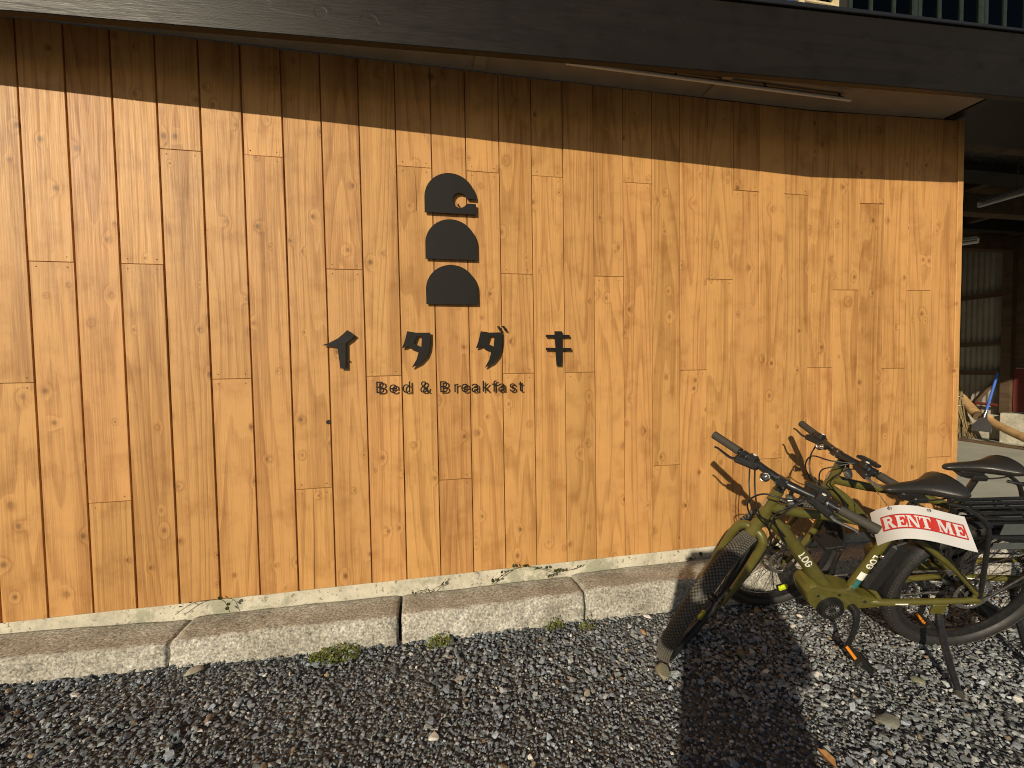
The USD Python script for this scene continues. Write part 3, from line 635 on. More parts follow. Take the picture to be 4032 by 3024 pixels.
def ring(prof, c=(0, 0, 0), n=72):
    """a profile of (radius, lateral) pairs turned about the wheel's axle (y)"""
    a = np.linspace(0, 2 * np.pi, n, endpoint=False); P = np.array(prof); k = len(P)
    V = np.stack([P[None, :, 0] * np.cos(a)[:, None], np.broadcast_to(P[None, :, 1], (n, k)), P[None, :, 0] * np.sin(a)[:, None]], -1).reshape(-1, 3); F = []
    for i in range(n):
        for j in range(k):
            q = i * k + j; r_ = i * k + (j + 1) % k; q2 = ((i + 1) % n) * k + j; r2 = ((i + 1) % n) * k + (j + 1) % k; F += [[q, r_, r2], [q, r2, q2]]
    m = trimesh.Trimesh(V + np.array(c), F, process=False)
    if m.volume < 0: m.invert()
    return m

def tyre_mesh(c):
    r0, w, h = .2890, .0310, .0280
    prof = [(r0 + h + h * math.cos(t) * (1.0), w * math.sin(t)) for t in np.linspace(0, 2 * np.pi, 18, endpoint=False)]
    parts = [ring(prof, c, 80)]; V, F, o = [], [], 0
    knob = cbox([.0092, .0074, .0046], .001); kv, kf = np.array(knob.vertices), np.array(knob.faces)
    for row, ph in enumerate(np.radians([-62, -44, -28, -13, 0, 13, 28, 44, 62])):
        for i in range(118):
            a = 2 * np.pi * (i + .5 * (row % 2)) / 118; rr_ = r0 + h + (h + .0008) * math.cos(ph)
            nrm = np.array([math.cos(a) * math.cos(ph), math.sin(ph), math.sin(a) * math.cos(ph)]); tg = np.array([-math.sin(a), 0, math.cos(a)])
            M_ = np.stack([tg, np.cross(nrm, tg), nrm], 1); p = np.array(c) + np.array([rr_ * math.cos(a), (w + .0008) * math.sin(ph), rr_ * math.sin(a)])
            V.append(kv @ M_.T + p); F.append(kf + o); o += len(kv)
    return parts[0], trimesh.Trimesh(np.vstack(V), np.vstack(F), process=False)

def wheel(c, root, xf, name, brake=True, reflectors=True):
    """xf carries straight-ahead positions to the bicycle's"""
    w = sub(name, root); c = np.array(c)
    def add(nm, m, mt, **k):
        m = m.copy(); m.vertices = xf(m.vertices); obj(nm, m, mt, w, **k)
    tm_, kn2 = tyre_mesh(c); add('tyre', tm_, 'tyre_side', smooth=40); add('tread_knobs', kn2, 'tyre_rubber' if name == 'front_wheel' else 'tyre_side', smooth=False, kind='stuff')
    add('rim', ring([(.294, -.0150), (.297, -.012), (.292, 0), (.297, .012), (.294, .0150), (.280, .0135), (.268, .007), (.266, 0), (.268, -.007), (.280, -.0135)], c, 80), 'black_metal')
    add('hub', cat_mesh([cyl(c + [0, -.034, 0], c + [0, .034, 0], .019, 18), cyl(c + [0, -.033, 0], c + [0, -.028, 0], .031, 20), cyl(c + [0, .028, 0], c + [0, .033, 0], .031, 20), cyl(c + [0, -.066, 0], c + [0, .066, 0], .006, 10)]), 'black_metal')
    sk = []
    for i in range(32):
        a = 2 * np.pi * i / 32; s = 1 if i % 2 else -1; b = a + (.42 if (i // 2) % 2 else -.42)
        sk.append(tube([c + [.029 * math.cos(b), s * .030, .029 * math.sin(b)], c + [.275 * math.cos(a), s * .004, .275 * math.sin(a)]], .0011, 5))
    add('spokes', cat_mesh(sk), 'black_metal', kind='stuff')
    if brake:
        d = [ring([(.080, .0435), (.080, .0455), (.064, .0455), (.064, .0435)], c, 60), ring([(.034, .0435), (.034, .0455), (.020, .0455), (.020, .0435)], c, 24)]
        for i in range(6):
            a = 2 * np.pi * i / 6; d.append(tube([c + [.032 * math.cos(a), .0445, .032 * math.sin(a)], c + [.067 * math.cos(a + .45), .0445, .067 * math.sin(a + .45)]], .0034, 5))
        for i in range(30):
            a = 2 * np.pi * i / 30; d.append(tube([c + [.062 * math.cos(a), .0445, .062 * math.sin(a)], c + [.066 * math.cos(a + .12), .0445, .066 * math.sin(a + .12)]], .002, 4))
        add('brake_disc', cat_mesh(d), 'grey_metal')
    if reflectors:
        for a in reflectors:
            p = c + np.array([.245 * math.cos(a), .004, .245 * math.sin(a)]); m = place(cbox([.048, .016, .026], .004), p, R.from_euler('y', -(a - math.pi / 2)))
            add('reflector', m, 'yellow_reflector')
    add('valve', tube([c + [.27 * math.cos(.9), 0, .27 * math.sin(.9)], c + [.232 * math.cos(.9), 0, .232 * math.sin(.9)]], .003, 6), 'grey_metal')
    return w

SADDLE = [(.482, .010, .868, .014), (.470, .019, .874, .026), (.440, .023, .878, .034), (.400, .026, .881, .040), (.360, .031, .884, .046), (.325, .042, .888, .052), (.290, .064, .894, .056), (.262, .082, .900, .056), (.238, .088, .903, .050), (.220, .080, .901, .040), (.209, .050, .893, .026), (.205, .02, .886, .012)]
def saddle_mesh():
    V = []; n = 26
    for x, w, z, h in SADDLE:
        for a in np.linspace(0, 2 * np.pi, n, endpoint=False):
            cx, sz = math.cos(a), math.sin(a)
            yy = w * math.copysign(abs(cx) ** .75, cx); zz = z + (sz * h * .22 if sz > 0 else sz * h * .80) - .016 * abs(yy / max(w, .02)) ** 2.2 * (w / .078)
            if sz > .5: zz -= .006 * math.exp(-(yy / .012) ** 2) * (w > .04)
            V.append((x, yy, zz))
    k = len(SADDLE); F = []
    for i in range(k - 1):
        for j in range(n): a0, a1 = i * n + j, i * n + (j + 1) % n; F += [[a0, a1, a1 + n], [a0, a1 + n, a0 + n]]
    V += [(.487, 0, .862), (.202, 0, .882)]
    for j in range(n): F += [[k * n, (j + 1) % n, j], [k * n + 1, (k - 1) * n + j, (k - 1) * n + (j + 1) % n]]
    m = trimesh.Trimesh(V, F, process=False)
    if m.volume < 0: m.invert()
    return m

def lettering(text, h, start, along, face, depth=.0012, squeeze=1., radius=None, bold=True):
    """raised print: reads along 'along', stands off 'face'; bent round a tube when radius is given"""
    m = meshkit.text_mesh(text, h, depth, bold=bold); m = m.subdivide_to_size(.006) if radius else m
    v = m.vertices.copy(); v[:, 1] -= h / 2; v[:, 0] *= squeeze
    a = np.array(along, float); a /= np.linalg.norm(a); f = np.array(face, float); f -= a * (f @ a); f /= np.linalg.norm(f); b = np.cross(f, a)
    if radius:
        t = v[:, 1] / radius; m.vertices = np.array(start) + v[:, :1] * a + (radius + v[:, 2:]) * (np.cos(t)[:, None] * f + np.sin(t)[:, None] * b)
    else: m.vertices = np.array(start) + v[:, :1] * a + v[:, 1:2] * b + v[:, 2:] * f
    return m

def rod_patch(p0, p1, r, face, half, n=10):
    """a sticker wrapped on a tube between p0 and p1"""
    a = np.array(p1, float) - p0; a /= np.linalg.norm(a); f = np.array(face, float); f -= a * (f @ a); f /= np.linalg.norm(f); b = np.cross(f, a); t = np.linspace(-half, half, n)
    V = np.vstack([np.array(p) + r * (np.cos(t)[:, None] * f + np.sin(t)[:, None] * b) for p in (p0, p1)]); i = np.arange(n - 1)
    m = trimesh.Trimesh(V, np.vstack([np.stack([i, i + 1, i + 1 + n], 1), np.stack([i, i + 1 + n, i + n], 1)]), process=False)
    if (m.face_normals.mean(0) @ f) < 0: m.invert()
    return m

def bicycle(o, M, delta, label, stickers):
    o, M = np.array(o), np.array(M)
    T = Gf.Matrix4d(*M[:, 0], 0, *M[:, 1], 0, *M[:, 2], 0, *o, 1)
    b = thing('bicycle', label, 'bicycle', mat4=T, group='olive electric bicycles parked by the wall')
    rot = R.from_rotvec(AX * delta)
    S = lambda P: rot.apply(np.atleast_2d(P) - A0) + A0
    St = lambda P: S(P)
    I = lambda P: P
    def add(nm, m, mt, parent=None, steer=False, **k):
        m = cat_mesh(m) if isinstance(m, (list, tuple)) else m.copy()
        if steer: m.vertices = S(m.vertices)
        return obj(nm, m, mt, parent or b, **k)
    # ---- frame
    tubes = [tube([sp(.378), sp(.40), sp(.55), sp(.568)], [.0245, .0225, .0215, .0235], 20), tube([[.948, 0, .742], [.905, 0, .712], [.86, 0, .672], [.80, 0, .602], [.72, 0, .50], [.61, 0, .355]], [.026, .027, .028, .029, .030, .031], 20, 5),
             tube([[.930, 0, .790], [.865, 0, .772], [.78, 0, .752], [.66, 0, .735], [.53, 0, .703], [.405, 0, .655]], [.024, .022, .021, .020, .019, .018], 18, 5), tube([[.502, 0, .315], [.389, 0, .672], [.381, 0, .695]], [.0205, .0195, .0205], 18)]
    for s in (-1, 1):
        tubes += [tube([[.43, s * .030, .30], [.385, s * .046, .308], [.32, s * .054, .314], [.19, s * .062, .327], [.06, s * .068, .337], [.0, s * .069, .345]], [.017, .0165, .015, .0135, .012, .012], 14, 5),
                  tube([[.388, s * .012, .688], [.36, s * .030, .674], [.281, s * .048, .616], [.137, s * .060, .499], [.016, s * .068, .377], [.0, s * .069, .360]], [.013, .0125, .012, .0115, .011, .011], 14, 5),
                  tube([[.437, s * .022, .372], [.405, s * .036, .345], [.385, s * .048, .312]], [.012, .010, .010], 10, 4), place(cbox([.045, .010, .06], .003), (.004, s * .068, .35))]
    tubes += [cyl([.31, -.045, .64], [.31, .045, .64], .008, 10)]
    fr = add('frame', tubes, 'olive_paint', smooth=45)
    add('seat_clamp', tube([[.3825, 0, .690], [.3775, 0, .708]], .0235, 18), 'black_metal')
    add('badge', place(cbox([.022, .004, .038], .002), sp(.50, .0235), axes_rot(np.cross(AX, FU) * -1, z=AX)), 'steel', fr)
    dt = np.array([.61, 0, .355]) - np.array([.80, 0, .602]); dt /= np.linalg.norm(dt)
    face = np.array([.35, .75, .56])
    add('lettering', lettering('LOG', .030, np.array([.770, 0, .563]), dt, face, radius=.0298, depth=.0008), 'white_print', fr, smooth=False)
    st = np.array([.389, 0, .672]) - np.array([.502, 0, .315]); st /= np.linalg.norm(st); p0 = np.array([.502, 0, .315]); f2 = np.array([.1, .97, .2])
    add('lettering', lettering('LOG', .026, p0 + st * .235, -st, f2, radius=.0205, depth=.0008), 'white_print', fr, smooth=False)
    add('sticker', rod_patch(p0 + st * .095, p0 + st * .135, .0212, f2, .75), 'white_print', fr, label='small white label on the seat tube')
    add('sticker', rod_patch(p0 + st * .048, p0 + st * .093, .0214, f2, .5), 'hologram_sticker', fr, label='shiny bluish sticker on the seat tube')
    add('lettering', lettering('LOG', .012, [.12, .0735, .334], [-1, 0, .06], [0, 1, .25], depth=.0008, squeeze=1.6), 'white_print', fr, smooth=False)
    add('lettering', rod_patch([.335, .0525, .3135], [.285, .0565, .318], .0152, [0, 1, .15], .22), 'white_print', fr)
    # ---- motor
    prof = Polygon([(.713, .340), (.722, .372), (.708, .402), (.682, .412), (.640, .392), (.600, .382), (.548, .374), (.500, .358), (.460, .338), (.392, .322), (.372, .310), (.370, .288), (.380, .275), (.442, .268), (.53, .262), (.60, .256), (.655, .264), (.695, .302)]).buffer(.008).buffer(-.008)
    lay = []
    V = []; n = 120
    ringp = np.array([prof.exterior.interpolate(t, normalized=True).coords[0] for t in np.linspace(0, 1, n, endpoint=False)]); cc = np.array([.56, .32])
    secs = [(-.052, .80), (-.0515, .90), (-.047, .955), (-.038, .99), (-.028, 1.), (.028, 1.), (.038, .99), (.047, .955), (.0515, .90), (.052, .80)]
    for y, k in secs:
        inner = prof.buffer(-(1 - k) * .06); q = np.array([inner.exterior.interpolate(inner.exterior.project(__import__('shapely').Point(*p_))).coords[0] for p_ in ringp]) if k < 1 else ringp
        yy = y * np.interp(q[:, 0], [.37, .46, .56], [.95, .92, 1.])
        V.append(np.stack([q[:, 0], yy, q[:, 1]], 1))
    V = np.vstack(V); F = []
    for i in range(len(secs) - 1):
        for j in range(n): a0, a1 = i * n + j, i * n + (j + 1) % n; F += [[a0, a1, a1 + n], [a0, a1 + n, a0 + n]]
    tri = trimesh.creation.triangulate_polygon(Polygon(V[:n, [0, 2]]), engine='earcut')
    for base in (0, (len(secs) - 1) * n):
        loop = V[base:base + n][:, [0, 2]]; tv, tf = tri
        if base: tv, tf = trimesh.creation.triangulate_polygon(Polygon(loop), engine='earcut')
        idx = np.array([base + np.argmin(np.linalg.norm(loop - q_, axis=1)) for q_ in tv]); F += idx[np.array(tf)].tolist() if base == 0 else idx[np.array(tf)][:, ::-1].tolist()
    mm = trimesh.Trimesh(V, F, process=False); trimesh.repair.fix_normals(mm)
    mt_ = add('motor_housing', mm, 'olive_paint', smooth=35)
    for q in ((.665, .352), (.575, .355), (.455, .315)): add('bolt', tube([[q[0], .046, q[1]], [q[0], .0545, q[1]]], .006, 10), 'black_metal', mt_)
    cv = add('motor_cover', [cyl([.602, .045, .288], [.602, .060, .288], .056, 40), cyl([.602, .059, .288], [.602, .072, .288], .050, 40), ring([(.047, .071), (.047, .077), (.040, .077), (.040, .071)], (.602, 0, .288), 40)], 'black_plastic')
    add('cooling_fin', [tube([[.602 + .016 * math.cos(a), .073, .288 + .016 * math.sin(a)], [.602 + .030 * math.cos(a), .073, .288 + .030 * math.sin(a)]], .0022, 5) for a in np.linspace(0, 6.283, 16)[:-1]], 'grey_metal', cv, kind='stuff')
    # ---- cranks, pedals, chain
    for s in (1, -1):
        e = lambda x, z, y: np.array([.505 + s * (x - .505), s * y, .285 + s * (z - .285)])
        cr = add('crank', [tube([e(.505, .285, .052), e(.505, .285, .082)], .019, 18), tube([e(.505, .293, .072), e(.503, .27, .084), e(.502, .235, .093), e(.504, .17, .098), e(.507, .122, .096), e(.508, .112, .096)], [.016, .0165, .014, .0125, .013, .011], 14, 5, flat=.75)], 'black_metal')
        q = e(.508, .114, .108); pd = sub('pedal', b)
        vw = M.T @ (CAM - o - M @ q); tilt = R.from_euler('y', math.atan2(-vw[2], vw[0]) + .25) if s > 0 else R.from_euler('y', 10, degrees=True)
        pr = [place(cbox([.085, .096, .018], .004), (0, s * .058, 0))]
        pr += [place(cbox([.010, .09, .028], .003), (x_, s * .058, 0)) for x_ in (-.042, .042)]
        add('platform', [place(m_, q, tilt) for m_ in pr] + [cyl(q + [0, -s * .012, 0], q + [0, s * .03, 0], .008, 10)], 'black_plastic', pd)
        for x_ in ((-.0475, .0475) if s > 0 else ()): add('reflector', place(cbox([.004, .058, .012], .001), q + tilt.apply([x_, s * .052, 0]), tilt), 'orange_reflector', pd)
    add('chainring', [ring([(.076, -.052), (.076, -.056), (.056, -.056), (.056, -.052)], (.505, 0, .285), 48), ring([(.030, -.050), (.030, -.056), (.018, -.056), (.018, -.050)], (.505, 0, .285), 24)] + [tube([[.505 + .026 * math.cos(a), -.054, .285 + .026 * math.sin(a)], [.505 + .060 * math.cos(a), -.054, .285 + .060 * math.sin(a)]], .006, 6) for a in np.linspace(0, 6.283, 6)[:-1]], 'black_metal')
    add('chain', [tube([[.505, -.054, .361], [.25, -.053, .375], [0, -.052, .388]], .0042, 6), tube([[.505, -.054, .209], [.25, -.053, .235], [.02, -.052, .262]], .0042, 6), tube([[.505 + .077 * math.cos(a), -.054, .285 + .077 * math.sin(a)] for a in np.linspace(-1.57, 1.57, 14)], .0042, 6)], 'grey_metal', smooth=True)
    add('sprocket', ring([(.043, -.050), (.043, -.054), (.02, -.054), (.02, -.050)], (0, 0, .345), 36), 'grey_metal')
    add('derailleur', [tube([[.0, -.066, .335], [-.015, -.074, .29], [.0, -.066, .255], [.02, -.058, .205]], [.012, .014, .012, .009], 8, 4), ring([(.022, -.050), (.022, -.056), (.008, -.056), (.008, -.050)], (.02, 0, .205), 20)], 'black_metal')
    # ---- wheels
    wheel((0, 0, RW), b, I, 'rear_wheel', True, ())
    wheel((WB, 0, RW), b, St, 'front_wheel', True, (4.45, 1.3))
    # ---- rear mudguard
    aa = np.radians(np.linspace(-4, 172, 60)); secp = [(.366 - .012 * (y / .036) ** 2, y) for y in np.linspace(-.036, .036, 9)]; V, F = [], []
    for a in aa:
        for rr_, y in secp: V.append((rr_ * math.cos(a), y, RW + rr_ * math.sin(a)))
        for rr_, y in secp[::-1]: V.append(((rr_ - .002) * math.cos(a), y * .98, RW + (rr_ - .002) * math.sin(a)))
    k = 18
    for i in range(len(aa) - 1):
        for j in range(k): a0, a1 = i * k + j, i * k + (j + 1) % k; F += [[a0, a1, a1 + k], [a0, a1 + k, a0 + k]]
    gm_ = trimesh.Trimesh(V, F, process=False)
    if gm_.volume < 0: gm_.invert()
    gd = add('mudguard', gm_, 'black_plastic', smooth=40)
    for s in (-1, 1): add('stay', tube([[-.33, s * .036, .50], [-.15, s * .062, .42], [0, s * .074, .352]], .003, 6, 4), 'black_metal', gd)
    # ---- battery behind the seat tube
    q = R.from_euler('y', -17.5, degrees=True)
    bt_ = add('battery', place(cbox([.074, .082, .25], .014), (.398, 0, .478), q), 'black_plastic', smooth=20)
    add('carry_handle', tube([[.385, -.03, .605], [.350, -.03, .63], [.350, .03, .63], [.385, .03, .605]], .008, 8, 4), 'black_plastic', bt_)
    add('lock', [cyl([.437, .040, .556], [.437, .046, .556], .010, 14), cyl([.437, .045, .556], [.437, .0475, .556], .006, 10)], 'steel', bt_)
    # ---- seat post and saddle
    add('seat_post', tube([[.389, 0, .672], [.352, 0, .790], [.345, 0, .812]], .0136, 14), 'black_metal')
    sd_ = add('saddle', saddle_mesh(), 'saddle_cover', smooth=60)
    add('rails', [tube([[.440, s * .012, .850], [.40, s * .020, .826], [.33, s * .022, .822], [.265, s * .030, .836], [.235, s * .034, .860]], .0035, 8, 5) for s in (-1, 1)], 'black_metal', sd_)
    add('rail_clamp', [place(cbox([.058, .055, .026], .006), (.343, 0, .822)), place(cbox([.095, .044, .034], .012), (.375, 0, .842))], 'black_plastic', sd_)
    # ---- rear rack
    rk = sub('rear_rack', b)
    for s in (-1, 1):
        add('stay', tube([[.265, s * .05, .828], [.218, s * .066, .822], [.165, s * .076, .793], [.118, s * .080, .752], [.092, s * .081, .70], [.062, s * .080, .59], [.028, s * .079, .455], [.006, s * .078, .362]], [.007, .007, .008, .009, .009, .009, .009, .008], 10, 5), 'black_metal', rk)
        add('rail', tube([[.150, s * .055, .762], [.05, s * .064, .762], [-.30, s * .064, .768], [-.36, s * .045, .770], [-.375, 0, .770]], .006, 8, 5), 'black_metal', rk)
        add('side_bar', tube([[.085, s * .083, .690], [-.05, s * .088, .690], [-.36, s * .088, .695]], .0085, 8), 'black_metal', rk)
        add('brace', tube([[-.30, s * .066, .762], [-.20, s * .082, .56], [-.03, s * .080, .37]], .006, 8), 'black_metal', rk)
        add('guard_plate', place(cbox([.40, .004, .050], .001), (-.145, s * .086, .728)), 'grey_plastic', rk, smooth=False)
        add('guard_plate', place(cbox([.40, .004, .030], .001), (-.135, s * .088, .648)), 'grey_plastic', rk, smooth=False)
    for y in (-.032, 0, .032): add('slat', tube([[.11, y, .766], [-.368, y, .772]], .0052, 8), 'black_metal', rk)
    for x_ in (.09, -.06, -.21, -.34): add('cross_bar', tube([[x_, -.062, .759], [x_, .062, .759]], .005, 8), 'black_metal', rk)
    # ---- kickstand
    kn = sub('kickstand', b)
    add('mount', place(cbox([.060, .014, .052], .004), (.152, .070, .294)), 'olive_paint', kn)
    add('leg', tube([[.152, .082, .275], [.158, .105, .245], [.192, .20, .185], [.229, .322, .119]], [.014, .0145, .0135, .0125], 10, 3), 'black_metal', kn)
    add('foot', tube([[.226, .312, .124], [.231, .329, .1155], [.236, .345, .109]], [.016, .018, .020], 10), 'grip_rubber', kn)
    # ---- fork
    fk = [tube([sp(.345), sp(.382)], [.027, .0255], 18)]
    for s in (-1, 1):
        fk.append(tube([sp(.362, 0, s * .004), sp(.364, .001, s * .026), sp(.348, .002, s * .047), sp(.316, .003, s * .0575), sp(.22, .006, s * .061), sp(.10, .022, s * .060), sp(.012, OFF - .004, s * .058)], [.019, .019, .0185, .018, .016, .0125, .0105], 16, 6))
        fk.append(place(cbox([.03, .008, .04], .003), sp(.0, OFF, s * .057)))
    fo = add('fork', fk, 'olive_paint', steer=True, smooth=50)
    add('brake_caliper', [place(cbox([.036, .030, .060], .008), sp(.075, -.030, .058), R.from_euler('y', -25, degrees=True)), tube([sp(.03, .01, .055), sp(.09, -.02, .058)], .007, 8)], 'black_metal', fo, steer=True)
    [add('axle_nut', cyl(sp(0, OFF, s * .060), sp(0, OFF, s * .072), .010, 6), 'steel', fo, steer=True) for s in (-1, 1)]
    # ---- stem, bar and controls
    TB, UB = .6242, .05
    bp0 = sp(TB, UB - .01, .045)
    stm = add('stem', [tube([sp(.565), sp(.602)], .0195, 18), tube([sp(.598, -.020), sp(.606, .010), sp(TB, UB - .012)], [.0215, .020, .018], 14, 4), place(cbox([.030, .046, .040], .006), sp(TB, UB + .004), axes_rot(FU, z=AX))], 'black_metal', steer=True)
    add('stem_cap', [cyl(sp(.598), sp(.612), .0195, 24)], 'black_metal', stm, steer=True)
    bn = AX * .62 - FU * .35 + np.array([0, .70, 0]); bn /= np.linalg.norm(bn); bc = sp(.556, -.004, .054)
    bel = add('bell', [tube([bc - bn * .016, bc - bn * .012, bc + bn * .004, bc + bn * .0075], [.012, .026, .0275, .024], 32)], 'grey_metal', steer=True, smooth=40)
    add('bracket', tube([bc - bn * .016, bc - bn * .016 + AX * .03, bp0], .007, 8, 4), 'black_plastic', bel, steer=True)
    for y in (-.016, .016):
        for t in (-.014, .014): add('bolt', cyl(sp(TB + t, UB + .016, y), sp(TB + t, UB + .024, y), .0042, 10), 'steel', stm, steer=True)
    bp = lambda y: sp(TB + .006 * min(abs(y) / .12, 1), UB - .064 * np.interp(abs(y), [.03, .10, .17, .321], [0, .22, .55, 1.]), y)
    ys_ = np.concatenate([np.linspace(-.318, -.03, 16), np.linspace(.03, .318, 16)])
    hb = add('handlebar', tube([bp(y) for y in ys_], [.0172 if abs(y) < .06 else (.0155 if abs(y) < .13 else .0122) for y in ys_], 16), 'black_metal', steer=True, smooth=True)
    for s in (-1, 1):
        add('grip', tube([bp(s * y) for y in (.192, .195, .23, .28, .320, .324)], [.0155, .0178, .0174, .0174, .0182, .0158], 18), 'grip_rubber', hb, steer=True)
        add('grip_collar', tube([bp(s * .188), bp(s * .198)], .0175, 18), 'black_metal', hb, steer=True)
        d = FU * .9 - AX * .45; d /= np.linalg.norm(d)
        lv = sub('brake_lever', b)
        c0 = bp(s * .165)
        add('clamp', tube([bp(s * .156), bp(s * .176)], .0185, 16), 'black_metal', lv, steer=True)
        add('reservoir', [place(cbox([.094, .032, .030], .009), c0 + d * .034 + np.array([0, -s * .022, 0]), axes_rot([0, s, 0] + d * .25, z=AX)), tube([c0 + d * .01, c0 + d * .034 + [0, s * .005, 0]], [.012, .013], 10)], 'black_plastic', lv, steer=True)
        add('blade', tube([c0 + d * .040 + [0, s * .012, 0], c0 + d * .056 + [0, s * .035, 0], c0 + d * .052 + [0, s * .070, 0], c0 + d * .047 + [0, s * .098, 0], c0 + d * .050 + [0, s * .112, 0]], [.0075, .007, .0058, .0052, .0058], 10, 5, flat=.7), 'black_metal' if s < 0 else 'grey_metal', lv, steer=True)
        pod = sub('switch_pod', b)
        add('body', [tube([bp(s * .114), bp(s * .148)], .0205, 14), place(cbox([.038, .036, .030], .006), bp(s * .133) + AX * .012 + FU * .012, axes_rot([0, 1, 0], z=AX))], 'black_plastic', pod, steer=True)
        add('button', cyl(bp(s * .133) + AX * .025 + FU * .006, bp(s * .133) + AX * .0295 + FU * .006, .0075, 14), 'white_print', pod, steer=True)
        add('clamp_band', tube([bp(s * .150), bp(s * .1545)], .0180, 14), 'steel', pod, steer=True)
    ds = add('display', [place(cbox([.092, .036, .014], .005), sp(TB + .030, UB - .055, .105), axes_rot([0, 1, 0] - FU * .30, z=AX)), tube([bp(.105), sp(TB + .025, UB - .045, .105)], .008, 8)], 'black_plastic', steer=True)
    add('screen', place(cbox([.060, .026, .002], .0005), sp(TB + .0385, UB - .057, .100), axes_rot([0, 1, 0] - FU * .30, z=AX)), 'window_frame', ds, steer=True)
    hl = sub('headlight', b)
    h0 = sp(TB - .004, UB + .052, -.052)
    add('lens', place(trimesh.creation.icosphere(3, .0185), h0), 'clear_lens', hl, steer=True, smooth=True)
    add('bulb', place(trimesh.creation.icosphere(2, .006), h0 - FU * .004), 'steel', hl, steer=True, smooth=True)
    add('reflector_cup', tube([h0 - FU * .022, h0 - FU * .006], [.008, .0165], 18), 'steel', hl, steer=True)
    add('bracket', [tube([h0 - FU * .034, h0 - FU * .018], .012, 12), tube([bp(-.052), h0 - FU * .03], .007, 8)], 'black_plastic', hl, steer=True)
    # ---- cables
    def cable(pts, r=.0032, steer_n=99):
        P = [S(p_)[0] if i < steer_n else np.array(p_, float) for i, p_ in enumerate(pts)]
        add('cable', tube(P, r, 7, 7), 'black_plastic', smooth=True)
    cL, cR = bp(.165), bp(-.165)
    cable([cL + FU * .04 + [0, -.06, 0], sp(.60, .125, .055), sp(.575, .15, -.02), sp(.50, .115, -.055), sp(.43, .05, -.03), [.935, -.034, .70], [.86, -.034, .65], [.76, -.036, .52]], .0034, 5)
    cable([cL + FU * .04 + [0, -.06, .004], sp(.59, .105, .08), sp(.535, .14, .05), sp(.44, .085, .055), sp(.36, .012, .078), sp(.25, .0, .080), sp(.12, -.012, .072)], .0032)
    cable([cR + FU * .045 - AX * .01 + [0, .06, 0], sp(.56, .12, -.055), sp(.49, .12, -.005), sp(.45, .075, .040), [.955, .04, .735], [.90, .045, .655], [.84, .043, .60]], .0032, 4)
    cable([bp(-.133) + FU * .01 - AX * .01, sp(.55, .085, -.085), sp(.47, .085, -.03), sp(.45, .04, .035), [.93, .04, .745], [.86, .040, .665]], .0029, 4)
    cable([bp(.133) + FU * .01 - AX * .01, sp(.58, .06, .085), sp(.50, .07, .06), sp(.46, .02, .045), [.90, .042, .71], [.85, .046, .62], [.88, .044, .575], [.93, .03, .62]], .0029, 4)
    cable([[.415, .03, .66], [.36, .055, .655], [.30, .062, .648], [.20, .072, .575], [.10, .075, .47], [.03, .078, .40]], .0024, 0)
    return b
B1 = dict(o=[2.455016886668152, -0.7192578409682586, 0.0], M=[[-0.9743624921054244, -0.21117663680191345, -0.0776025904666815], [0.22494873265723392, -0.920517602282273, -0.3194454751039679], [-0.003975129433237609, -0.3287122935905018, 0.9444217418020727]])
B2 = dict(o=[2.9898937970537163, -0.718560860623738, 0.0], M=[[-0.9159655401709252, -0.38737169646289615, -0.10464367156614474], [0.4012362602911856, -0.8868710091329893, -0.22906173095254723], [-0.004073407287432173, -0.251799487566776, 0.9677708537738567]])
bicycle(B1['o'], B1['M'], .7612987, 'olive electric bicycle in front, its chunky front wheel turned towards the viewer', True)
bicycle(B2['o'], B2['M'], .3158364, 'olive electric bicycle behind the front one, nearer to the wall', True)

# ------------------------------------------------------------------ hanging sign
SC, SR = CAM + .865 * (np.array([2.2580, -.7763, .5701]) - CAM), R.from_euler('ZXY', [-.87384, -.82757, -.16695])
SW, SH, SB, SK = .32707 * .865, .16576 * .865, -.07342 * .865, -.5896
def sheet(a, b, off=0.):
    """a, b from -.5 to .5 across and up the bent sheet"""
    a, b = np.asarray(a, float), np.asarray(b, float); f = lambda a_: np.stack([a_ * SW, SB * (1 - (2 * a_) ** 2) * (1 + SK * 2 * a_), b * SH], -1)
    P = f(a); d = f(a + 1e-3) - f(a - 1e-3); nrm = np.cross(np.broadcast_to([0, 0, 1.], d.shape), d); nrm /= np.linalg.norm(nrm, axis=-1, keepdims=True)
    P = P - nrm * off                                           # the printed face looks towards -y of the sheet
    return SC + SR.apply(P.reshape(-1, 3)).reshape(P.shape)
def sheet_mesh(a0, a1, b0, b1, off, th, na=40):
    a = np.linspace(a0, a1, na); V = np.vstack([sheet(a, np.full(na, b1), off), sheet(a, np.full(na, b0), off), sheet(a, np.full(na, b0), off - th), sheet(a, np.full(na, b1), off - th)]); F = []
    for i in range(na - 1):
        for k in range(4): q, r_ = k * na + i, ((k + 1) % 4) * na + i; F += [[q, r_, r_ + 1], [q, r_ + 1, q + 1]]
    for i in (0, na - 1): F += [[i, na + i, 2 * na + i], [i, 2 * na + i, 3 * na + i]]
    m = trimesh.Trimesh(V, F, process=False); trimesh.repair.fix_normals(m); return m
rent = thing('hanging_sign', 'bent white sign reading RENT ME in a red band, hung on chains', 'sign')
obj('sheet', sheet_mesh(-.5, .5, -.5, .5, 0, .0015), 'white_sheet', rent, smooth=40)
SIGN_PARTS = True
bandp = obj('red_band', sheet_mesh(-.41, .455, -.19, .215, .0008, .0007), 'red_print', rent, smooth=40)
for b0 in (-.205, .215): obj('band_line', sheet_mesh(-.405, .45, b0, b0 + .014, .0009, .0007), 'dark_red_line', bandp, smooth=40)
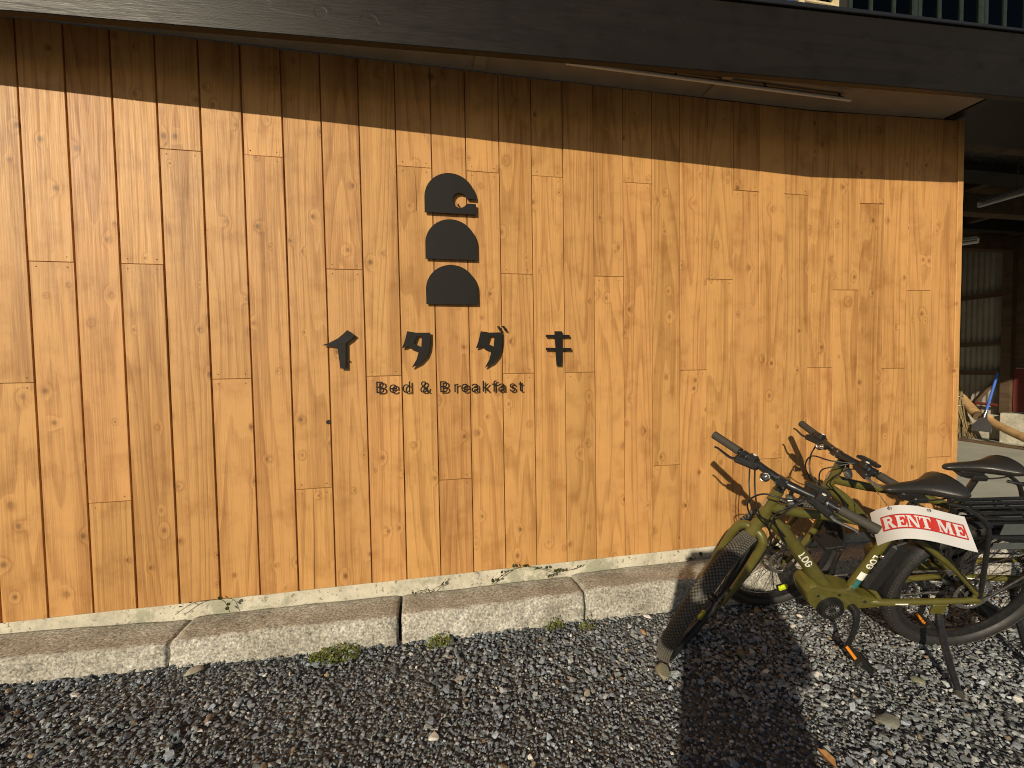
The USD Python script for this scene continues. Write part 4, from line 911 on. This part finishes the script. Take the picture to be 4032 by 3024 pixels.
def slab_glyph(ch):
    """heavy slab-serif capitals in a unit square"""
    from shapely import union_all, box as bx
    L = lambda *p: Polygon(p)
    if ch == 'R':
        P = [bx(.06, 0, .34, 1), bx(0, 0, .42, .10), bx(0, .90, .5, 1), L((.42, .48), (.62, .40), (.98, 0), (1.04, .10), (.74, 0)), L((.36, .50), (.60, .50), (.92, 0), (.62, 0))]
        c = __import__('shapely').Point(.46, .725).buffer(.275); P += [c.union(bx(.2, .45, .46, 1)).difference(__import__('shapely').Point(.46, .725).buffer(.10).union(bx(.34, .63, .46, .82)))]
    elif ch == 'E': P = [bx(.06, 0, .36, 1), bx(0, 0, .86, .13), bx(0, .87, .82, 1), bx(.3, .43, .62, .56), bx(.56, .34, .64, .65), L((.72, .13), (.88, .38), (.88, 0), (.7, 0)), L((.70, .87), (.84, .66), (.84, 1), (.7, 1))]
    elif ch == 'N': P = [bx(.08, 0, .20, 1), bx(0, 0, .30, .10), bx(0, .9, .38, 1), bx(.80, 0, .92, 1), bx(.68, .9, 1.02, 1), L((.08, 1), (.38, 1), (.92, 0), (.66, 0))]
    elif ch == 'T': P = [bx(.34, 0, .64, 1), bx(.22, 0, .76, .10), bx(0, .87, 1, 1), L((0, .62), (0, 1), (.18, .88)), L((1, .62), (1, 1), (.82, .88))]
    else: P = [bx(.06, 0, .17, 1), bx(0, 0, .26, .10), bx(0, .9, .28, 1), bx(.86, 0, 1.14, 1), bx(.78, 0, 1.22, .10), bx(.92, .9, 1.22, 1), L((.06, 1), (.36, 1), (.66, .18), (.52, 0), (.46, 0)), L((.46, 0), (.6, 0), (1.0, 1), (.88, 1))]
    return union_all([p_.buffer(0) for p_ in P])
for ch, a0, wd in (('R', -.390, .122), ('E', -.258, .104), ('N', -.146, .124), ('T', -.016, .116), ('M', .165, .150), ('E', .335, .104)):
    g = slab_glyph(ch); bw = g.bounds[2] - g.bounds[0]; ms = []
    for q in getattr(g, 'geoms', [g]):
        m = extrude(q, .0006).subdivide_to_size(.16); v = m.vertices.copy(); m.vertices = np.array([sheet(np.array(a0 + (p_[0] - g.bounds[0]) / bw * wd), np.array(-.165 + p_[1] * .35), .0012 + p_[2] * .5) for p_ in v]); trimesh.repair.fix_normals(m); ms.append(m)
    obj('letter', ms, 'white_sheet', bandp, smooth=False)
def chain(a, b, sag, parent, n):
    a, b = np.array(a, float), np.array(b, float); ts = np.linspace(0, 1, n + 1); P = [a + (b - a) * t - np.array([0, 0, sag * 4 * t * (1 - t)]) for t in ts]; ms = []
    for i in range(n):
        d = P[i + 1] - P[i]; L = np.linalg.norm(d) * .62; th = np.linspace(0, 2 * np.pi, 12, endpoint=False)
        q = axes_rot(d, z=[.3, .9, .2] if i % 2 else [.9, -.2, .4]); ms.append(tube([(P[i] + P[i + 1]) / 2 + q.apply([L * math.cos(t), .0045 * math.sin(t), 0]) for t in np.append(th, th[0])], .0011, 5))
    return obj('chain', ms, 'steel', parent, kind='stuff')
hl_, hr_ = sheet(np.array(-.285), np.array(.42), .001), sheet(np.array(.12), np.array(.42), .001)
chain([2.028, -.725, .832], hl_, .012, rent, 13); chain([2.074, -.872, .758], hr_, .004, rent, 9)
for q in (hl_, hr_): obj('eyelet', place(trimesh.creation.torus(.0055, .0018), q, SR * R.from_euler('x', 90, degrees=True)), 'grey_metal', rent)

# ------------------------------------------------------------------ small plants and loose stones
def creeper(pts, nleaf, label, seed, size=.017, spread=.02, mat_='creeper_leaf'):
    r = np.random.default_rng(seed); pts = np.array(pts, float); t = thing('creeper_plant', label, 'plant', group=None)
    sp_ = spline(pts, 8); obj('stem', tube(sp_, .0016, 5), 'twig', t, smooth=True)
    for i in range(nleaf):
        p = sp_[int(r.integers(1, len(sp_)))] + np.array([r.normal(0, spread), -abs(r.normal(0, spread * .6)), abs(r.normal(0, spread)) * .9 - .004])
        q = R.from_euler('ZXY', [r.uniform(-1.2, 1.2), r.uniform(-.4, 1.0), r.uniform(-.8, .8)]); L = size * r.uniform(.7, 1.3); V, F = [], []
        out = [(0, 0, 0), (.34, .16, .05), (.46, .48, .06), (.28, .84, .03), (0, 1.05, -.06), (-.28, .84, .03), (-.46, .48, .06), (-.34, .16, .05)]
        V = q.apply(np.array(out + [(0, .5, -.03)]) * L) + p; F = [[8, k, (k + 1) % 8] for k in range(8)]
        obj('leaf', trimesh.Trimesh(V, F, process=False), mat_, t, smooth=False)
K = lambda u, v, y=-.028: at(u, v, (0, 1, 0), y)
creeper([K(690, 2420), K(760, 2375), K(830, 2362), K(880, 2365), K(905, 2410)], 7, 'thin trailing creeper at the left, over the pale footing', 31, .018, .010)
creeper([K(1630, 2345), K(1655, 2325), K(1690, 2335)], 4, 'small sprig on the kerb just right of the dark kerb gap', 32, .017, .008)
creeper([K(1690, 2345), K(1715, 2315), K(1750, 2300)], 4, 'little upright sprig at the middle of the footing', 33, .018, .007)
creeper([K(1935, 2300), K(1985, 2260), K(2040, 2235), K(2110, 2235), K(2180, 2255)], 16, 'leafy creeper, widest of those along the footing', 34, .017, .016)
creeper([K(2160, 2275), K(2200, 2250), K(2240, 2245), K(2290, 2230)], 12, 'creeper above the narrow kerb crack', 35, .018, .013)
creeper([K(2700, 2215), K(2735, 2200), K(2770, 2190)], 12, 'leafy tuft beside the bicycle tyre at the footing', 36, .018, .016)
def weed(x, y, label, n, rad, seed):
    r = np.random.default_rng(seed); c = np.array([x, y, float(ground_z(x, y))]); t = thing('weed_clump', label, 'weed', loc=c)
    V, F = [], []
    for i in range(n):
        a, d = r.uniform(0, 6.28), rad * math.sqrt(r.random()); p = np.array([d * math.cos(a) * 1.5, d * math.sin(a) * .8, r.uniform(.0, .055) * (1.2 - d / rad)]); q = R.from_euler('ZXY', [r.uniform(0, 6.28), r.uniform(.1, 1.2), 0]); L = r.uniform(.006, .013)
        v = q.apply(np.array([[0, 0, 0], [.35, .45, .05], [0, 1, 0], [-.35, .45, .05]]) * L) + p; o = len(V); V += list(v); F += [[o, o + 1, o + 2], [o, o + 2, o + 3]]
    obj('foliage', trimesh.Trimesh(V, F, process=False), 'weed_leaf', t, smooth=False, kind='stuff')
    obj('root_stem', [tube([[0, 0, -.01], [r.normal(0, rad * .5), r.normal(0, rad * .3), .02]], .0015, 5) for _ in range(5)], 'twig', t, kind='stuff')
G0 = lambda u, v, z=.035: at(u, v, (0, 0, 1), z)
for (u, v, n, rad, lab) in ((1320, 2590, 750, .075, 'yellow green weed clump, largest at the foot of the kerb'), (1730, 2535, 260, .045, 'flat green weeds at the kerb right of the dark gap'), (2185, 2465, 170, .035, 'small green weeds at the kerb left of the narrow crack'), (2315, 2462, 80, .028, 'tiny weeds at the kerb right of the narrow crack')):
    p = G0(u, v, .045); weed(p[0], min(p[1], -.255), lab, n, rad, int(u))
def stone(u, v, size, col, label, seed, z=.02, flat=1., nm='stone'):
    p = G0(u, v, z); p[2] = float(ground_z(p[0], p[1])); r = np.random.default_rng(seed); m = stone_base(r, 26, flat).subdivide()
    w = m.vertices; m.vertices = w * (1 + .10 * (meshkit.fbm(w * 3.1 + seed, 2)[:, None] - .5)) * size
    m = place(m, p + [0, 0, size * .30 * flat], R.from_euler('z', r.uniform(0, 6.28)))
    obj(nm, m, 'gravel_stone', smooth=40, seed=col, label=label, cat='stone')
stone(2612, 2650, .047, (.22, .20, .14), 'large buff stone wedged against the front tyre', 1, .02, 1.15)
stone(1711, 2930, .024, (.62, .60, .56), 'white upright stone near the lower edge of the picture', 2, 0)
stone(2549, 2435, .020, (.70, .68, .62), 'bright white pebble left of the front tyre near the kerb', 3)
stone(2532, 2490, .026, (.36, .22, .11), 'rusty tan stone between the kerb and the front tyre', 4)
stone(760, 2648, .042, (.33, .30, .24), 'pinkish granite chip lying at the first kerb joint', 5, .07, .55)
stone(3495, 2850, .046, (.20, .20, .16), 'flat greenish slab lying right of the shadow', 6, 0, .6)
stone(3222, 2668, .026, (.68, .66, .60), 'white stone at the edge of the person shadow', 7, 0, .8)
stone(2920, 2588, .032, (.13, .13, .09), 'dull olive stone in the upper part of the shadow', 8, 0)
stone(2978, 2415, .032, (.22, .16, .09), 'tan stone under the front bicycle near the rear reflector', 9, 0)
stone(3148, 2430, .018, (.62, .57, .46), 'cream pebble below the motor housing', 10, 0)
stone(2312, 2745, .022, (.34, .31, .25), 'pale grey stone in the middle of the gravel, right of the weeds', 11, 0)
stone(1810, 2700, .026, (.30, .29, .26), 'light grey oblong stone left of centre in the gravel', 12, 0, .6)
stone(3620, 2690, .030, (.24, .24, .16), 'olive rounded stone between crank and kickstand', 13, 0, .8)
lf = thing('fallen_leaf', 'curled brown leaf lying at the right edge of the shadow', 'leaf', loc=G0(3258, 2990, .02))
obj('blade', trimesh.Trimesh(np.array([[0, -.035, 0], [.018, -.01, .008], [.014, .02, .012], [0, .04, .004], [-.014, .02, .012], [-.018, -.01, .008], [0, 0, .0]]), [[6, 0, 1], [6, 1, 2], [6, 2, 3], [6, 3, 4], [6, 4, 5], [6, 5, 0]], process=False), 'dry_leaf', lf, smooth=False)
obj('stalk', tube([[0, -.035, 0], [.004, -.055, .004]], .0012, 5), 'twig', lf)

# ------------------------------------------------------------------ the person with the phone, whose shadow falls on the gravel
PF, PRT = np.array([math.sin(.2), math.cos(.2), 0]), np.array([math.cos(.2), -math.sin(.2), 0])
PC = np.array([-.074, -2.742, 0.])
def pp(r_, f_, z_): return PC + PRT * r_ + PF * f_ + np.array([0, 0, z_])
def ball(c, r, n=20):
    return m3.Manifold.sphere(r, n).translate(tuple(map(float, c)))
def bone(a, ra, b, rb):
    return m3.Manifold.batch_hull([ball(a, ra), ball(b, rb)])
def figure(parts, edge=.02, it=8):
    m = m3.Manifold.batch_boolean(parts, m3.OpType.Add).refine_to_length(edge).to_mesh(); t = trimesh.Trimesh(m.vert_properties[:, :3], m.tri_verts, process=True)
    trimesh.smoothing.filter_taubin(t, iterations=it); return t
per = thing('person', 'person in a dark jacket standing with both hands raised to a phone', 'person')
gz = float(ground_z(PC[0], PC[1])) - .005
hd = pp(-.012, .05, 1.362); sh_ = {1: pp(.180, .0, 1.215), -1: pp(-.175, .02, 1.235)}; el = {1: pp(.305, .06, .985), -1: pp(-.200, .09, 1.135)}
ph = CAM - PF * .034 + np.array([0, 0, -.030]) - PRT * .045
wr_ = {s: ph + PRT * s * .098 - PF * .045 + np.array([0, 0, -.055]) for s in (-1, 1)}
hip = {s: pp(s * .085 + .03, 0, .775) for s in (-1, 1)}; kn_ = {s: pp(s * .10, .015, .43) for s in (-1, 1)}; an = {s: pp(s * .105, -.02, gz + .085) for s in (-1, 1)}; toe = {s: pp(s * .13, .13, gz + .035) for s in (-1, 1)}
body = [m3.Manifold.batch_hull([ball(hd + [0, 0, .025], .088), ball(hd + PF * .022 + [0, 0, -.03], .072), ball(hd - PF * .03 + [0, 0, .02], .085)]), bone(hd + PF * .035 + [0, 0, -.055], .045, hd + PF * .052 + [0, 0, -.078], .028), bone(hd + [0, 0, -.06], .052, pp(0, -.01, 1.22), .058),
        m3.Manifold.batch_hull([ball(pp(s * .10, 0, z), r) for s in (-1, 1) for z, r in ((1.16, .10), (.98, .095))]), m3.Manifold.batch_hull([ball(pp(s * .085, 0, z), r) for s in (-1, 1) for z, r in ((.98, .09), (.80, .10))]),
        bone(hd + PF * .092 + [0, 0, .008], .010, hd + PF * .105 + [0, 0, -.022], .013)]
for s in (-1, 1):
    body += [bone(pp(s * .10, 0, 1.19), .08, sh_[s], .06), bone(sh_[s], .056, el[s], .042), bone(el[s], .040, wr_[s], .027), bone(hip[s], .088, kn_[s], .056), bone(kn_[s], .054, an[s], .037), bone(an[s], .037, toe[s], .028),
             bone(hd + PRT * s * .086 + [0, 0, .0], .016, hd + PRT * s * .088 - PF * .01 + [0, 0, -.025], .012)]
    pal = ph + PRT * s * .078 - PF * .018 + np.array([0, 0, -.022])
    body += [m3.Manifold.batch_hull([ball(wr_[s], .024, 14), ball(pal + [0, 0, .012], .017, 14), ball(pal + [0, 0, -.022], .017, 14)])]
    for k in range(4):                                          # fingers round the end of the phone
        z = .030 - k * .019; b0 = pal + np.array([0, 0, z * .8]); b1 = b0 + PRT * s * .012 + PF * .016; b2 = b1 - PRT * s * (.020 + .004 * (k == 1)) + PF * .006; b3 = b2 - PRT * s * (.014 - .003 * (k == 3))
        body += [bone(b0, .0095, b1, .0088), bone(b1, .0088, b2, .0080), bone(b2, .0080, b3, .0068)]
    t0 = pal + np.array([0, 0, -.02]) - PF * .008; body += [bone(t0, .012, t0 - PRT * s * .026 + [0, 0, .012], .010), bone(t0 - PRT * s * .026 + [0, 0, .012], .010, t0 - PRT * s * .045 + [0, 0, .028], .0085)]
bd = obj('body', figure(body, .014, 4), 'skin', per, smooth=True)
for s in (-1, 1):
    e_ = hd + PRT * s * .032 + PF * .083 + [0, 0, .018]; obj('eye', place(trimesh.creation.icosphere(2, .0115), e_), 'white_print', bd, smooth=True); obj('iris', place(trimesh.creation.icosphere(1, .006), e_ + PF * .0072), 'hair', bd, smooth=True)
    obj('eyebrow', tube([e_ + PRT * -.016 + PF * .010 + [0, 0, .018], e_ + PF * .012 + [0, 0, .022], e_ + PRT * .016 + PF * .006 + [0, 0, .018]], .003, 6), 'hair', bd)
obj('mouth', tube([hd + PF * .092 - PRT * .022 + [0, 0, -.052], hd + PF * .099 + [0, 0, -.050], hd + PF * .092 + PRT * .022 + [0, 0, -.052]], [.003, .005, .003], 8), 'red_door', bd)
obj('hair', figure([m3.Manifold.batch_hull([ball(hd + [0, 0, .045], .090), ball(hd - PF * .045 + [0, 0, .035], .088), ball(hd - PF * .055 + [0, 0, -.02], .072)])], .02, 3), 'hair', bd, smooth=True)
jk = [m3.Manifold.batch_hull([ball(pp(s * .12, -.005, z), r) for s in (-1, 1) for z, r in ((1.165, .105),)] + [ball(pp(s * .11 + .025, -.005, z), .112) for s in (-1, 1) for z in (.95, .74)]), bone(pp(0, -.01, 1.20), .085, pp(0, -.005, 1.265), .066)]
for s in (-1, 1): jk += [bone(pp(s * .09, 0, 1.21), .092, sh_[s], .080), bone(sh_[s], .078, el[s], .062), bone(el[s], .062, el[s] + (wr_[s] - el[s]) * .86, .046)]
obj('jacket', figure(jk, .022, 8), 'clothes_dark', bd, smooth=True)
obj('trousers', figure([bone(hip[s], .103, kn_[s], .074) for s in (-1, 1)] + [bone(kn_[s], .074, an[s] + [0, 0, .01], .058) for s in (-1, 1)], .022, 6), 'trousers_cloth', bd, smooth=True)
for s in (-1, 1): obj('shoe', figure([m3.Manifold.batch_hull([ball(an[s] + [0, 0, -.045], .042), ball(toe[s], .040), ball(an[s] - PF * .035 + [0, 0, -.048], .037)])], .015, 3), 'black_plastic', bd, smooth=True)
phn = thing('phone', 'slim dark phone held level in both hands', 'phone')
obj('case', place(cbox([.147, .0075, .071], .003), ph, axes_rot(PRT)), 'black_plastic', phn)
obj('camera_bump', place(cbox([.034, .003, .034], .0012), ph + PF * .0052 + PRT * .045 + [0, 0, .012], axes_rot(PRT)), 'black_metal', phn)
